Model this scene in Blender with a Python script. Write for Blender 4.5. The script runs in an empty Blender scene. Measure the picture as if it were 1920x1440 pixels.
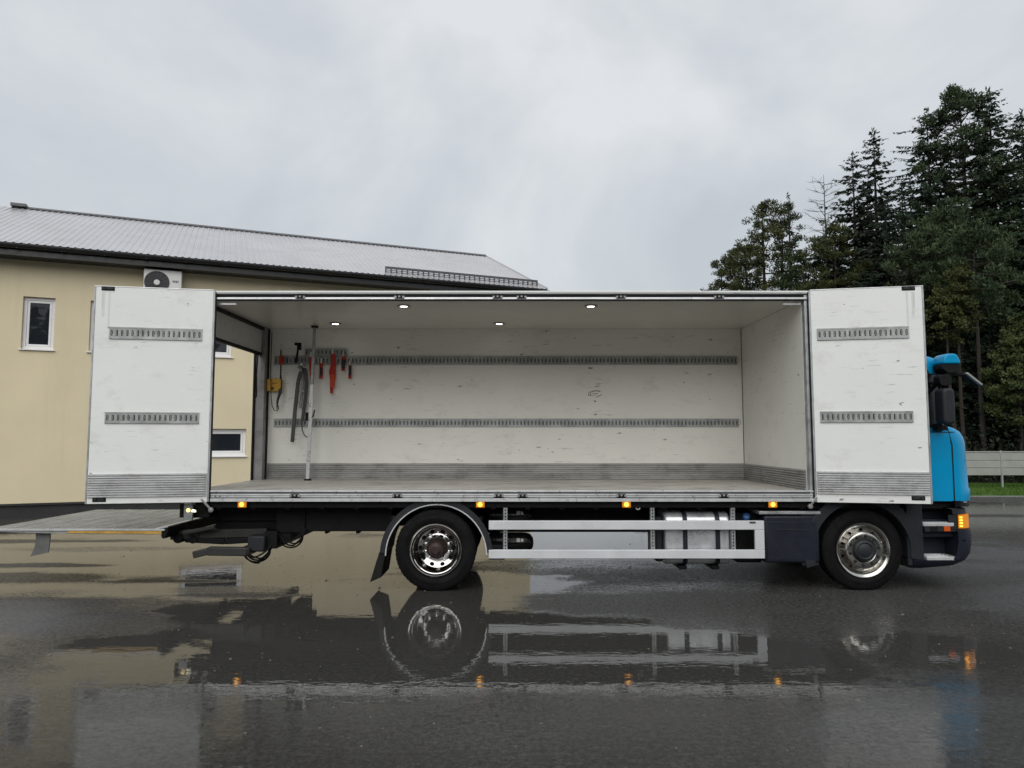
import bpy, bmesh, math, random
import numpy as np
from mathutils import Vector, Matrix
random.seed(7)
rng = np.random.default_rng(11)
scene = bpy.context.scene
COL = scene.collection
R = math.radians

# ------------------------------------------------------------------ camera
CAM_H, PITCH, FPX = 1.88, R(4.38), 1331.0
cam_data = bpy.data.cameras.new('camera')
cam_data.sensor_width = 36.0
cam_data.lens = FPX / 1920.0 * 36.0
cam_data.clip_start = 0.05
cam_data.clip_end = 3000.0
cam = bpy.data.objects.new('camera', cam_data)
cam.location = (0, 0, CAM_H)
cam.rotation_euler = (R(90) + PITCH, 0, 0)
COL.objects.link(cam)
scene.camera = cam

# ------------------------------------------------------------------ overcast sky
SKY_GAIN = 0.62
world = bpy.data.worlds.new('World')
scene.world = world
world.use_nodes = True
wn, wl = world.node_tree.nodes, world.node_tree.links
wn.clear()
w_out = wn.new('ShaderNodeOutputWorld')
w_bg = wn.new('ShaderNodeBackground'); w_bg.inputs['Strength'].default_value = 0.10
w_bg2 = wn.new('ShaderNodeBackground'); w_bg2.inputs['Strength'].default_value = SKY_GAIN
w_mix = wn.new('ShaderNodeMixShader'); w_mix.inputs[0].default_value = 0.93
sky = wn.new('ShaderNodeTexSky'); sky.sky_type = 'NISHITA'; sky.sun_disc = False
SUN_EL, SUN_AZ = R(40), R(188)          # behind the camera, a little to one side
sky.sun_elevation = SUN_EL; sky.sun_rotation = SUN_AZ
sky.air_density = 1.6; sky.dust_density = 4.0
w_tc = wn.new('ShaderNodeTexCoord')
w_map = wn.new('ShaderNodeMapping'); w_map.inputs['Scale'].default_value = (1.25, 1.0, 1.5)
w_map.inputs['Location'].default_value = (3.7, 0.2, 1.9)
w_n = wn.new('ShaderNodeTexNoise'); w_n.inputs['Scale'].default_value = 2.3
w_n.inputs['Detail'].default_value = 5; w_n.inputs['Roughness'].default_value = 0.52
w_n.inputs['Distortion'].default_value = 0.35
w_r = wn.new('ShaderNodeValToRGB')
w_r.color_ramp.elements[0].position = 0.33; w_r.color_ramp.elements[0].color = (0.715, 0.77, 0.825, 1)
w_r.color_ramp.elements[1].position = 0.66; w_r.color_ramp.elements[1].color = (1.01, 1.035, 1.065, 1)
e = w_r.color_ramp.elements.new(0.5); e.color = (0.84, 0.885, 0.935, 1)
wl.new(w_tc.outputs['Generated'], w_map.inputs[0]); wl.new(w_map.outputs[0], w_n.inputs['Vector'])
wl.new(w_n.outputs['Fac'], w_r.inputs[0]); wl.new(w_r.outputs[0], w_bg2.inputs['Color'])
wl.new(sky.outputs[0], w_bg.inputs['Color'])
wl.new(w_bg.outputs[0], w_mix.inputs[1]); wl.new(w_bg2.outputs[0], w_mix.inputs[2])
wl.new(w_mix.outputs[0], w_out.inputs['Surface'])

sun_data = bpy.data.lights.new('sun', 'SUN')
sun_data.energy = 1.5; sun_data.angle = R(66); sun_data.color = (1.0, 0.975, 0.94)
sun = bpy.data.objects.new('sun', sun_data)
sd = Vector((math.sin(SUN_AZ) * math.cos(SUN_EL), math.cos(SUN_AZ) * math.cos(SUN_EL), math.sin(SUN_EL)))
sun.rotation_euler = sd.to_track_quat('Z', 'Y').to_euler()
sun.location = (0, -20, 30)
COL.objects.link(sun)

vs = scene.view_settings
vs.view_transform = 'Standard'; vs.look = 'None'; vs.gamma = 1.0; vs.use_curve_mapping = False
vs.exposure = 0.32
scene.cycles.max_bounces = 8
scene.cycles.diffuse_bounces = 4
scene.cycles.use_denoising = True

# ------------------------------------------------------------------ measuring helpers
CP, SP = math.cos(PITCH), math.sin(PITCH)
def ray(px, py):
    a, b = (px - 960) / FPX, (720 - py) / FPX
    return Vector((a, CP - b * SP, SP + b * CP))
def at(px, py, Y):
    d = ray(px, py); s = Y / d.y
    return Vector((d.x * s, Y, CAM_H + d.z * s))
def hit(px, py, p0, n):
    d = ray(px, py); o = Vector((0, 0, CAM_H))
    return o + d * ((p0 - o).dot(n) / d.dot(n))

# ------------------------------------------------------------------ materials
MATS = {}
def new_mat(name):
    m = bpy.data.materials.new(name); m.use_nodes = True
    MATS[name] = m
    nt = m.node_tree
    return m, nt.nodes, nt.links, nt.nodes['Principled BSDF']
def nd(n, t, **kw):
    x = n.new(t)
    for k, v in kw.items():
        if k in x.inputs: x.inputs[k].default_value = v
        else: setattr(x, k, v)
    return x
def mixrgb(n, l, fac, a, b, mode='MIX'):
    x = n.new('ShaderNodeMix'); x.data_type = 'RGBA'; x.blend_type = mode
    for sock, v in ((0, fac), (6, a), (7, b)):
        if hasattr(v, 'is_linked') or isinstance(v, bpy.types.NodeSocket): l.new(v, x.inputs[sock])
        elif sock == 0: x.inputs[0].default_value = v
        else: x.inputs[sock].default_value = (*v[:3], 1)
    return x.outputs[2]
def ramp(n, l, src, p0, p1, c0=(0, 0, 0), c1=(1, 1, 1)):
    r = n.new('ShaderNodeValToRGB')
    r.color_ramp.elements[0].position = p0; r.color_ramp.elements[0].color = (*c0, 1)
    r.color_ramp.elements[1].position = p1; r.color_ramp.elements[1].color = (*c1, 1)
    l.new(src, r.inputs[0]); return r.outputs[0]
def noise(n, l, coord, scale, detail=4, stretch=None, rough=0.55, loc=(0, 0, 0), dist=0.0):
    if stretch or any(loc):
        mp = n.new('ShaderNodeMapping'); mp.inputs['Scale'].default_value = stretch or (1, 1, 1)
        mp.inputs['Location'].default_value = loc
        l.new(coord, mp.inputs[0]); coord = mp.outputs[0]
    x = nd(n, 'ShaderNodeTexNoise', Scale=scale, Detail=detail, Roughness=rough, Distortion=dist)
    l.new(coord, x.inputs['Vector']); return x.outputs['Fac']
def pos(n): return n.new('ShaderNodeNewGeometry').outputs['Position']

def surf(name, col, rough=0.5, metal=0.0, var=0.12, vscale=3.0, spec=0.5, bump=0.0, bscale=60.0, dirt=0.0, dirtcol=(0.05, 0.045, 0.04),
         coat=0.0, rvar=0.1, dscale=1.5, stretch=None):
    """plain surface: colour wobble, roughness wobble, optional grain and grime"""
    m, n, l, p = new_mat(name)
    c = pos(n)
    f = noise(n, l, c, vscale, 5, stretch)
    a = tuple(max(0, x * (1 - var)) for x in col); b = tuple(min(1, x * (1 + var)) for x in col)
    colr = mixrgb(n, l, ramp(n, l, f, 0.3, 0.7), a, b)
    if dirt:
        g = noise(n, l, c, dscale, 6, None, 0.65, (3, 1, 7))
        colr = mixrgb(n, l, ramp(n, l, g, 0.48, 0.78, (0, 0, 0), (dirt,) * 3), colr, dirtcol)
    l.new(colr, p.inputs['Base Color'])
    rr = ramp(n, l, noise(n, l, c, vscale * 2.3, 4, None, 0.6, (9, 2, 4)), 0.3, 0.7, (max(0.01, rough - rvar),) * 3, (min(1, rough + rvar),) * 3)
    l.new(rr, p.inputs['Roughness'])
    p.inputs['Metallic'].default_value = metal
    p.inputs['Specular IOR Level'].default_value = spec
    if coat: p.inputs['Coat Weight'].default_value = coat; p.inputs['Coat Roughness'].default_value = 0.06
    if bump:
        bn = nd(n, 'ShaderNodeBump', Strength=bump, Distance=0.01)
        l.new(noise(n, l, c, bscale, 5, stretch), bn.inputs['Height']); l.new(bn.outputs[0], p.inputs['Normal'])
    return m

def glow(name, col, strength, base=None):
    m, n, l, p = new_mat(name)
    p.inputs['Base Color'].default_value = (*(base or col), 1)
    f = noise(n, l, pos(n), 70.0, 2)
    e = mixrgb(n, l, ramp(n, l, f, 0.35, 0.65), tuple(x * 0.6 for x in col), col)
    l.new(e, p.inputs['Emission Color'])
    p.inputs['Emission Strength'].default_value = strength
    p.inputs['Roughness'].default_value = 0.2
    return m

def scuffed(name, col, amount=1.0, gloss=0.35, seed=0.0):
    """white cargo panel with long horizontal rub marks, short nicks and faint grime"""
    m, n, l, p = new_mat(name)
    c = pos(n)
    base = mixrgb(n, l, ramp(n, l, noise(n, l, c, 0.9, 5, None, 0.6, (seed, 2, 1)), 0.3, 0.7), tuple(x * 0.93 for x in col), col)
    # broad grime
    gr = noise(n, l, c, 2.2, 6, (1, 1, 1.6), 0.7, (seed + 4, 0, 0))
    base = mixrgb(n, l, ramp(n, l, gr, 0.55, 0.85, (0, 0, 0), (0.35 * amount,) * 3), base, (0.42, 0.41, 0.37))
    # long rubs
    patch = ramp(n, l, noise(n, l, c, 1.3, 3, None, 0.5, (seed + 8, 5, 2)), 0.40, 0.64)
    rub = ramp(n, l, noise(n, l, c, 2.0, 6, (1.7, 1.7, 26), 0.68, (seed, 3, 9)), 0.61, 0.70)
    mm = n.new('ShaderNodeMath'); mm.operation = 'MULTIPLY'; l.new(patch, mm.inputs[0]); l.new(rub, mm.inputs[1])
    m2 = n.new('ShaderNodeMath'); m2.operation = 'MULTIPLY'; l.new(mm.outputs[0], m2.inputs[0]); m2.inputs[1].default_value = 0.6 * amount
    base = mixrgb(n, l, m2.outputs[0], base, (0.13, 0.125, 0.115))
    # nicks
    nk = ramp(n, l, noise(n, l, c, 5.5, 2, (1.2, 1.2, 3.0), 0.5, (seed + 1, 7, 4)), 0.735, 0.765)
    m3 = n.new('ShaderNodeMath'); m3.operation = 'MULTIPLY'; l.new(nk, m3.inputs[0]); m3.inputs[1].default_value = 0.5 * amount
    base = mixrgb(n, l, m3.outputs[0], base, (0.09, 0.085, 0.08))
    l.new(base, p.inputs['Base Color'])
    l.new(ramp(n, l, gr, 0.3, 0.8, (gloss,) * 3, (gloss + 0.25,) * 3), p.inputs['Roughness'])
    bn = nd(n, 'ShaderNodeBump', Strength=0.05, Distance=0.01)
    l.new(noise(n, l, c, 7, 3), bn.inputs['Height']); l.new(bn.outputs[0], p.inputs['Normal'])
    return m

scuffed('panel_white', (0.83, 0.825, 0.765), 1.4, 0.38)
scuffed('door_white', (0.82, 0.835, 0.815), 1.5, 0.35, 13.0)
scuffed('rub_grey', (0.70, 0.715, 0.70), 1.6, 0.4, 5.0)
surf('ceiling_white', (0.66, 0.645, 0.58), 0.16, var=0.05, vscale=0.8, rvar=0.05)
surf('shutter_white', (0.52, 0.52, 0.50), 0.35, var=0.05)
surf('alu', (0.62, 0.63, 0.63), 0.42, 0.55, var=0.15, vscale=6, dirt=0.5, dscale=4, bump=0.04, stretch=(0.3, 0.3, 6))
surf('alu_bright', (0.74, 0.75, 0.76), 0.33, 0.5, var=0.1, vscale=5, dirt=0.15, dscale=6)
surf('alu_kick', (0.38, 0.38, 0.37), 0.42, 0.35, var=0.22, vscale=2.5, dirt=0.6, dscale=3, stretch=(0.4, 0.4, 8), bump=0.05)
surf('alu_floor', (0.44, 0.415, 0.375), 0.5, 0.12, var=0.25, vscale=3.0, dirt=0.6, dscale=2.2, stretch=(0.25, 3, 1))
surf('galv', (0.40, 0.42, 0.43), 0.45, 0.5, var=0.18, vscale=8, dirt=0.45, dscale=7)
surf('rail_galv', (0.37, 0.385, 0.38), 0.48, 0.35, var=0.22, vscale=7, dirt=0.5, dscale=6)
surf('ladder_grey', (0.075, 0.075, 0.074), 0.55, 0.2, var=0.2, vscale=7, dirt=0.4, dscale=5)
surf('lift_grey', (0.030, 0.030, 0.029), 0.55, 0.2, var=0.25, vscale=7, dirt=0.4, dscale=5)
surf('galv_dull', (0.33, 0.33, 0.32), 0.55, 0.3, var=0.2, vscale=7, dirt=0.5, dscale=5)
surf('guard_white', (0.66, 0.68, 0.70), 0.38, 0.15, var=0.05, vscale=2, dirt=0.15, dscale=3)
surf('post_grey', (0.30, 0.29, 0.29), 0.5, 0.2, var=0.15, vscale=4, dirt=0.5, dscale=4)
surf('black_part', (0.006, 0.006, 0.0065), 0.6, var=0.3, vscale=9, dirt=0.3, dirtcol=(0.02, 0.019, 0.017), dscale=3, spec=0.22)
surf('black_gloss', (0.006, 0.006, 0.007), 0.25, var=0.2, spec=0.35)
surf('seal_black', (0.009, 0.009, 0.009), 0.6, spec=0.25)
surf('rubber', (0.0055, 0.0055, 0.006), 0.75, spec=0.15, var=0.25, vscale=12, dirt=0.5, dirtcol=(0.018, 0.017, 0.016), dscale=5, bump=0.15, bscale=150)
surf('plastic_navy', (0.012, 0.0145, 0.025), 0.45, spec=0.3, var=0.12, vscale=4, dirt=0.25, dirtcol=(0.03, 0.03, 0.03), bump=0.05, bscale=200)
surf('plastic_grey', (0.020, 0.0225, 0.027), 0.5, spec=0.3, var=0.12, vscale=4, dirt=0.3, dirtcol=(0.04, 0.04, 0.04), bump=0.05, bscale=200)
surf('hub_brown', (0.035, 0.022, 0.018), 0.6, 0.2, var=0.4, vscale=14)
surf('chrome', (0.56, 0.555, 0.54), 0.08, 1.0, var=0.05, vscale=8, rvar=0.04)
surf('rim_satin', (0.52, 0.51, 0.485), 0.19, 1.0, var=0.04, vscale=9, rvar=0.04)
surf('steel_rod', (0.70, 0.70, 0.68), 0.3, 0.25)
surf('tank_alu', (0.70, 0.72, 0.74), 0.30, 0.6, var=0.12, vscale=3, dirt=0.3, dscale=4, stretch=(4, 1, 0.4))
surf('cab_blue', (0.0, 0.27, 0.53), 0.34, spec=0.25, var=0.05, vscale=2, coat=0.15, rvar=0.04, dirt=0.08, dscale=2)
surf('red_web', (0.42, 0.022, 0.010), 0.65, var=0.3, vscale=25, dirt=0.3, bump=0.2, bscale=300)
surf('orange_web', (0.55, 0.055, 0.012), 0.65, var=0.25, vscale=25, dirt=0.2, bump=0.2, bscale=300)
surf('strap_dark', (0.02, 0.02, 0.024), 0.7, var=0.3, vscale=25)
surf('yellow_plate', (0.55, 0.30, 0.02), 0.45, var=0.15, vscale=12, dirt=0.25, dscale=14)
surf('yellow_stripe', (0.55, 0.32, 0.06), 0.5, var=0.25, vscale=9, dirt=0.5, dscale=9)
surf('reflector_orange', (0.60, 0.09, 0.01), 0.25, var=0.1)
surf('sticker_blue', (0.03, 0.16, 0.5), 0.35)
surf('plain_white', (0.75, 0.75, 0.73), 0.45)
surf('ink', (0.05, 0.05, 0.045), 0.6)
surf('lift_deck', (0.25, 0.25, 0.235), 0.5, 0.1, var=0.22, vscale=4, dirt=0.5, dscale=3, stretch=(2, 0.5, 1), bump=0.1, bscale=90)
glow('amber_lamp', (1.0, 0.42, 0.02), 3.2, (0.5, 0.15, 0.01))
glow('amber_bright', (1.0, 0.50, 0.06), 3.0, (0.6, 0.25, 0.02))
glow('amber_lens', (0.9, 0.30, 0.01), 0.4, (0.5, 0.16, 0.01))
glow('lamp_white', (1.0, 0.93, 0.78), 1.8)
glow('downlight', (1.0, 0.97, 0.90), 9.0)
glow('lamp_warm', (1.0, 0.80, 0.32), 1.6)
surf('stucco', (0.71, 0.625, 0.435), 0.85, var=0.045, vscale=0.6, dirt=0.10, dirtcol=(0.35, 0.30, 0.22), dscale=0.9, bump=0.12, bscale=120, spec=0.2)
surf('plinth_dark', (0.022, 0.022, 0.023), 0.5, var=0.25)
surf('roof_metal', (0.50, 0.49, 0.505), 0.26, 0.3, var=0.06, vscale=0.7, dirt=0.2, dirtcol=(0.2, 0.19, 0.19), dscale=1.2)
surf('roof_dark', (0.085, 0.085, 0.09), 0.4, 0.2)
surf('eave_black', (0.012, 0.012, 0.013), 0.35, var=0.15)
surf('pvc_white', (0.78, 0.78, 0.79), 0.35, var=0.03)
surf('ac_white', (0.68, 0.68, 0.66), 0.4, var=0.05)
surf('ac_dark', (0.05, 0.05, 0.055), 0.5)
surf('wrap_white', (0.72, 0.74, 0.75), 0.35, var=0.12, vscale=5, dirt=0.3, dscale=5, bump=0.3, bscale=14)
surf('fence_panel', (0.30, 0.305, 0.285), 0.7, var=0.12, vscale=2.0, dirt=0.35, dirtcol=(0.25, 0.26, 0.2), dscale=2.0)
surf('fence_post', (0.34, 0.35, 0.335), 0.5, 0.3, var=0.1)
surf('kerb_stone', (0.16, 0.16, 0.155), 0.55, var=0.2, vscale=6, bump=0.2, bscale=60)
surf('soil_grass', (0.05, 0.11, 0.018), 0.85, var=0.35, vscale=3, bump=0.4, bscale=40, spec=0.2)
surf('forest_floor', (0.018, 0.022, 0.012), 0.9, var=0.4, vscale=1.5, bump=0.4, bscale=12, spec=0.2)
surf('grit_stone', (0.12, 0.11, 0.095), 0.6, var=0.6, vscale=4)
surf('bark', (0.036, 0.030, 0.025), 0.9, var=0.3, vscale=9, bump=0.5, bscale=30, spec=0.2, stretch=(3, 3, 0.6))
surf('bark_grey', (0.050, 0.045, 0.040), 0.9, var=0.3, vscale=9, bump=0.5, bscale=30, spec=0.2, stretch=(3, 3, 0.6))

def glass(name, col, rough=0.02):
    m, n, l, p = new_mat(name)
    f = noise(n, l, pos(n), 0.7, 2)
    l.new(mixrgb(n, l, f, tuple(x * 0.7 for x in col), col), p.inputs['Base Color'])
    p.inputs['Roughness'].default_value = rough
    p.inputs['IOR'].default_value = 1.52
    bn = nd(n, 'ShaderNodeBump', Strength=0.015, Distance=0.05)
    l.new(noise(n, l, pos(n), 1.6, 2), bn.inputs['Height']); l.new(bn.outputs[0], p.inputs['Normal'])
glass('window_glass', (0.020, 0.024, 0.030))
glass('cab_glass', (0.008, 0.009, 0.010))

def leafmat(name, c1, c2, scale=0.8):
    m, n, l, p = new_mat(name)
    f = noise(n, l, pos(n), scale, 4, None, 0.6)
    l.new(mixrgb(n, l, ramp(n, l, f, 0.35, 0.68), c1, c2), p.inputs['Base Color'])
    p.inputs['Roughness'].default_value = 0.65; p.inputs['Specular IOR Level'].default_value = 0.25
leafmat('spruce_needles', (0.018, 0.034, 0.020), (0.040, 0.068, 0.034))
leafmat('spruce_deep', (0.014, 0.025, 0.016), (0.030, 0.046, 0.026))
leafmat('pine_needles', (0.028, 0.048, 0.022), (0.056, 0.082, 0.032))
leafmat('pine_olive', (0.036, 0.046, 0.015), (0.074, 0.080, 0.023))
leafmat('willow_leaves', (0.036, 0.054, 0.018), (0.082, 0.102, 0.032), 1.4)
leafmat('under_leaves', (0.010, 0.014, 0.008), (0.024, 0.028, 0.013), 0.9)
leafmat('grass_blades', (0.046, 0.100, 0.014), (0.090, 0.165, 0.020), 1.2)

# ------------------------------------------------------------------ mesh builder
class MB:
    def __init__(s): s.v, s.f, s.M = [], [], None
    def _add(s, vs, fs):
        b = len(s.v)
        s.v += [tuple(s.M @ Vector(v)) if s.M else tuple(v) for v in vs]
        s.f += [tuple(b + i for i in f) for f in fs]
        return s
    def box(s, x0, x1, y0, y1, z0, z1):
        x0, x1 = sorted((x0, x1)); y0, y1 = sorted((y0, y1)); z0, z1 = sorted((z0, z1))
        vs = [(x, y, z) for z in (z0, z1) for y in (y0, y1) for x in (x0, x1)]
        return s._add(vs, [(0, 2, 3, 1), (4, 5, 7, 6), (0, 1, 5, 4), (2, 6, 7, 3), (0, 4, 6, 2), (1, 3, 7, 5)])
    def prism(s, prof, axis, a0, a1):
        """prof: closed 2-D outline; axis 'x': (y,z), 'y': (x,z), 'z': (x,y)"""
        def P(q, a): return (a, q[0], q[1]) if axis == 'x' else ((q[0], a, q[1]) if axis == 'y' else (q[0], q[1], a))
        n = len(prof)
        area = sum(prof[i][0] * prof[(i + 1) % n][1] - prof[(i + 1) % n][0] * prof[i][1] for i in range(n))
        flip = (area > 0) == (axis == 'y')
        vs = [P(q, a0) for q in prof] + [P(q, a1) for q in prof]
        fs = [tuple(range(n))[::-1], tuple(range(n, 2 * n))] + [(i, (i + 1) % n, n + (i + 1) % n, n + i) for i in range(n)]
        if flip: fs = [f[::-1] for f in fs]
        return s._add(vs, fs)
    def tube(s, pts, r, n=8, cap=True):
        pts = [Vector(p) for p in pts]
        rs = r if isinstance(r, (list, tuple)) else [r] * len(pts)
        vs, fs = [], []
        up = None
        for i, p in enumerate(pts):
            t = (pts[min(i + 1, len(pts) - 1)] - pts[max(i - 1, 0)]).normalized()
            if up is None:
                up = t.orthogonal().normalized()
            else:
                up = (up - t * up.dot(t))
                up = up.normalized() if up.length > 1e-6 else t.orthogonal().normalized()
            w = t.cross(up)
            for k in range(n):
                a = 2 * math.pi * k / n
                vs.append(p + (up * math.cos(a) + w * math.sin(a)) * rs[i])
        for i in range(len(pts) - 1):
            for k in range(n):
                fs.append((i * n + k, i * n + (k + 1) % n, (i + 1) * n + (k + 1) % n, (i + 1) * n + k))
        if cap:
            fs.append(tuple(range(n))[::-1]); fs.append(tuple((len(pts) - 1) * n + k for k in range(n)))
        return s._add(vs, fs)
    def bar(s, p0, p1, w, h):
        """square bar between two points; w across (horizontal), h in the other direction"""
        p0, p1 = Vector(p0), Vector(p1)
        t = (p1 - p0).normalized()
        side = t.cross(Vector((0, 0, 1)))
        side = side.normalized() if side.length > 1e-4 else Vector((0, 1, 0))
        u = side.cross(t)
        vs = [p + side * (sx * w / 2) + u * (sz * h / 2) for p in (p0, p1) for sx, sz in ((-1, -1), (1, -1), (1, 1), (-1, 1))]
        return s._add(vs, [(3, 2, 1, 0), (4, 5, 6, 7), (0, 1, 5, 4), (1, 2, 6, 5), (2, 3, 7, 6), (3, 0, 4, 7)])
    def lathe(s, prof, c, n=48, closed=False, axis='y'):
        """prof: (radius, offset along axis)"""
        vs, fs = [], []
        m = len(prof)
        for k in range(n):
            a = 2 * math.pi * k / n; ca, sa = math.cos(a), math.sin(a)
            for r, o in prof:
                if axis == 'y': vs.append((c[0] + r * ca, c[1] + o, c[2] + r * sa))
                elif axis == 'x': vs.append((c[0] + o, c[1] + r * ca, c[2] + r * sa))
                else: vs.append((c[0] + r * ca, c[1] + r * sa, c[2] + o))
        for k in range(n):
            k2 = (k + 1) % n
            for i in range(m if closed else m - 1):
                j = (i + 1) % m
                fs.append((k * m + i, k2 * m + i, k2 * m + j, k * m + j))
        return s._add(vs, fs)
    def quad(s, a, b, c, d): return s._add([a, b, c, d], [(0, 1, 2, 3)])
    def poly(s, pts): return s._add(pts, [tuple(range(len(pts)))])
    def holed(s, cx, cz, hw, hh, rw, rh, y, depth, power=0.5):
        """rectangular plate cell (half sizes hw, hh) with a rounded hole (rw, rh), plate lying in x-z"""
        ring = []
        k = 4
        for i in range(k): ring.append((-1 + 2 * i / k, -1))
        for i in range(k): ring.append((1, -1 + 2 * i / k))
        for i in range(k): ring.append((1 - 2 * i / k, 1))
        for i in range(k): ring.append((-1, 1 - 2 * i / k))
        n = len(ring); vs = []
        for a, b in ring: vs.append((cx + a * hw, y, cz + b * hh))
        for a, b in ring:
            q = math.hypot(a, b) ** power
            vs.append((cx + a / q * rw, y, cz + b / q * rh))
        for i in range(n): x = vs[n + i]; vs.append((x[0], y + depth, x[2]))
        fs = []
        for i in range(n):
            j = (i + 1) % n
            fs.append((i, j, n + j, n + i)); fs.append((n + i, n + j, 2 * n + j, 2 * n + i))
        return s._add(vs, fs)

ORIGIN = {}
def wloc(o): return ORIGIN.get(o.name, Vector((0, 0, 0)))
def part(name, mb, mat, parent=None, bev=0.0, smooth=30, seg=2, label=None, kind=None, origin=None, bevang=35):
    me = bpy.data.meshes.new(name)
    v = np.array(mb.v, dtype=float)
    c = Vector((v.min(0) + v.max(0)) / 2) if origin is None else Vector(origin)
    if origin is None and parent is None: c.z = v[:, 2].min()
    me.from_pydata((v - np.array(c)).tolist(), [], mb.f)
    me.update()
    me.materials.append(MATS[mat] if isinstance(mat, str) else mat)
    if smooth:
        for pl in me.polygons: pl.use_smooth = True
        me.set_sharp_from_angle(angle=R(smooth))
    o = bpy.data.objects.new(name, me); COL.objects.link(o)
    ORIGIN[o.name] = c
    if parent is not None:
        o.parent = parent; o.location = c - wloc(parent)
    else: o.location = c
    if bev:
        b = o.modifiers.new('bevel', 'BEVEL'); b.width = bev; b.segments = seg; b.limit_method = 'ANGLE'; b.angle_limit = R(bevang)
        b.use_clamp_overlap = True
    if label: o['label'] = label
    if kind: o['kind'] = kind
    return o
def tag(o, label, cat, group=None):
    o['label'] = label; o['category'] = cat
    if group: o['group'] = group
    return o
def thing(name, label, cat, loc, group=None):
    o = bpy.data.objects.new(name, None); COL.objects.link(o)
    o.location = loc; ORIGIN[o.name] = Vector(loc); o.empty_display_size = 0.2
    return tag(o, label, cat, group)
def twin(o, delta=None, parent=None, M=None):
    """a copy of a part and its sub-parts sharing mesh data, shifted by delta"""
    c = o.copy(); COL.objects.link(c)
    c.parent = parent if parent is not None else o.parent
    if delta is not None: c.location = Vector(o.location) + Vector(delta)
    ORIGIN[c.name] = wloc(o) + (Vector(delta) if delta is not None else Vector((0, 0, 0)))
    for ch in list(o.children):
        d = ch.copy(); COL.objects.link(d); d.parent = c
    return c
# ------------------------------------------------------------------ ground: asphalt with standing water
def g_noise(x, y, s):
    from mathutils import noise as mn
    return mn.noise(Vector((x * s, y * s, 3.7)))
# (x, y, rx, ry, value): standing water, half-wet sheen, rough worn asphalt (negative)
WET = [(-5.0, 11.6, 4.6, 3.4, 1.0), (-1.5, 7.15, 2.9, 2.0, 1.0), (1.15, 6.3, 2.0, 1.0, 1.0), (1.4, 13.0, 3.6, 2.2, 1.0),
       (9.0, 18.0, 6.0, 4.5, 0.75), (3.75, 6.45, 1.0, 0.6, 0.86), (-3.7, 4.25, 1.3, 0.45, 0.85), (4.3, 5.4, 0.7, 0.35, 0.60),
       (-12.0, 12.0, 5.0, 4.0, 0.9), (-1.9, 4.7, 1.6, 0.8, 0.72), (-3.6, 4.8, 1.6, 0.7, 0.78), (5.6, 6.2, 0.5, 0.7, 0.55), (-0.9, 9.2, 1.6, 1.2, 0.9),
       (-5.5, 15.5, 6.0, 2.0, 0.7), (13, 11, 4, 2, 0.5)]
DRY = [(-7.5, 10.7, 1.6, 0.20, 0.9), (-4.8, 9.55, 1.3, 0.16, 0.8), (-5.3, 8.3, 1.4, 0.30, 0.9), (-4.5, 7.7, 0.9, 0.25, 0.9), (-3.4, 8.7, 0.8, 0.10, 0.8), (-8.5, 13.2, 2.0, 0.25, 0.7), (8.0, 14.0, 2.5, 0.25, 0.8), (7.2, 11.5, 1.8, 0.35, 0.8), (9.5, 17.5, 3.0, 0.3, 0.8), (-5.6, 7.6, 1.6, 1.3, 0.5), (-4.9, 5.9, 1.1, 0.8, 0.45), (-6.2, 9.75, 2.3, 0.42, 0.75), (-4.3, 7.25, 1.1, 0.45, 0.6), (2.0, 8.35, 1.9, 0.75, 0.9), (4.6, 8.4, 2.6, 0.8, 0.7), (-3.6, 9.0, 0.9, 0.25, 0.4),
       (3.2, 10.0, 1.7, 0.7, 0.6), (6.8, 9.0, 1.6, 2.2, 0.35), (-7.0, 12.3, 1.8, 0.3, 0.4), (0.0, 5.0, 0.8, 0.5, 0.3)]
def wetness(x, y):
    n1 = g_noise(x, y * 1.7, 0.55); n2 = g_noise(x + 9, y * 2.0, 1.5); n3 = g_noise(x - 5, y * 2.4, 3.6)
    wob = 0.36 * n1 + 0.20 * n2 + 0.09 * n3
    near = min(1, max(0, (7.5 - y) / 2.0))
    w = 0.34 + 0.37 * near + (0.26 - .12 * near) * n1 + 0.14 * n2 + .10 * n3
    for cx, cy, rx, ry, v in WET:
        d = math.hypot((x - cx) / rx, (y - cy) / ry) + wob
        k = min(1, max(0, (1.06 - d) / 0.13)); k = k * k * (3 - 2 * k)
        w = w + (v - w) * k if v > w else w
    for cx, cy, rx, ry, v in DRY:
        d = math.hypot((x - cx) / rx, (y - cy) / ry) + wob * 1.5
        k = min(1, max(0, (1.15 - d) / 0.5)); k = k * k * (3 - 2 * k)
        w = w - (w - 0.22) * min(1, k * v * 1.15)
    return min(1, max(0, w))

PALE = [(-5.7, 7.0, 1.5, 1.3, 0.75), (-4.6, 5.5, 1.0, 0.5, 0.5), (7.2, 11.5, 3.0, 1.6, 0.5), (6.6, 8.3, 1.6, 0.8, 0.35), (3.4, 4.9, 1.6, 0.7, 0.5), (9.5, 15.5, 4.0, 1.2, 0.4), (0.8, 4.6, 1.5, 0.5, 0.25)]
def paleness(x, y):
    n1 = g_noise(x + 3, y * 1.8, 0.8); n2 = g_noise(x, y * 2.2, 2.6); v = max(0, .10 * n1)
    for cx, cy, rx, ry, k in PALE:
        d = math.hypot((x - cx) / rx, (y - cy) / ry) + .4 * n1 + .25 * n2
        v = max(v, k * min(1, max(0, (1.25 - d) / .6)))
    return v
m, n, l, p = new_mat('wet_asphalt')
c = pos(n)
att = n.new('ShaderNodeAttribute'); att.attribute_name = 'wet'
wv = n.new('ShaderNodeMath'); wv.operation = 'MULTIPLY_ADD'
fine = noise(n, l, c, 9.0, 8, (1, 1.6, 1), 0.78)
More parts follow.
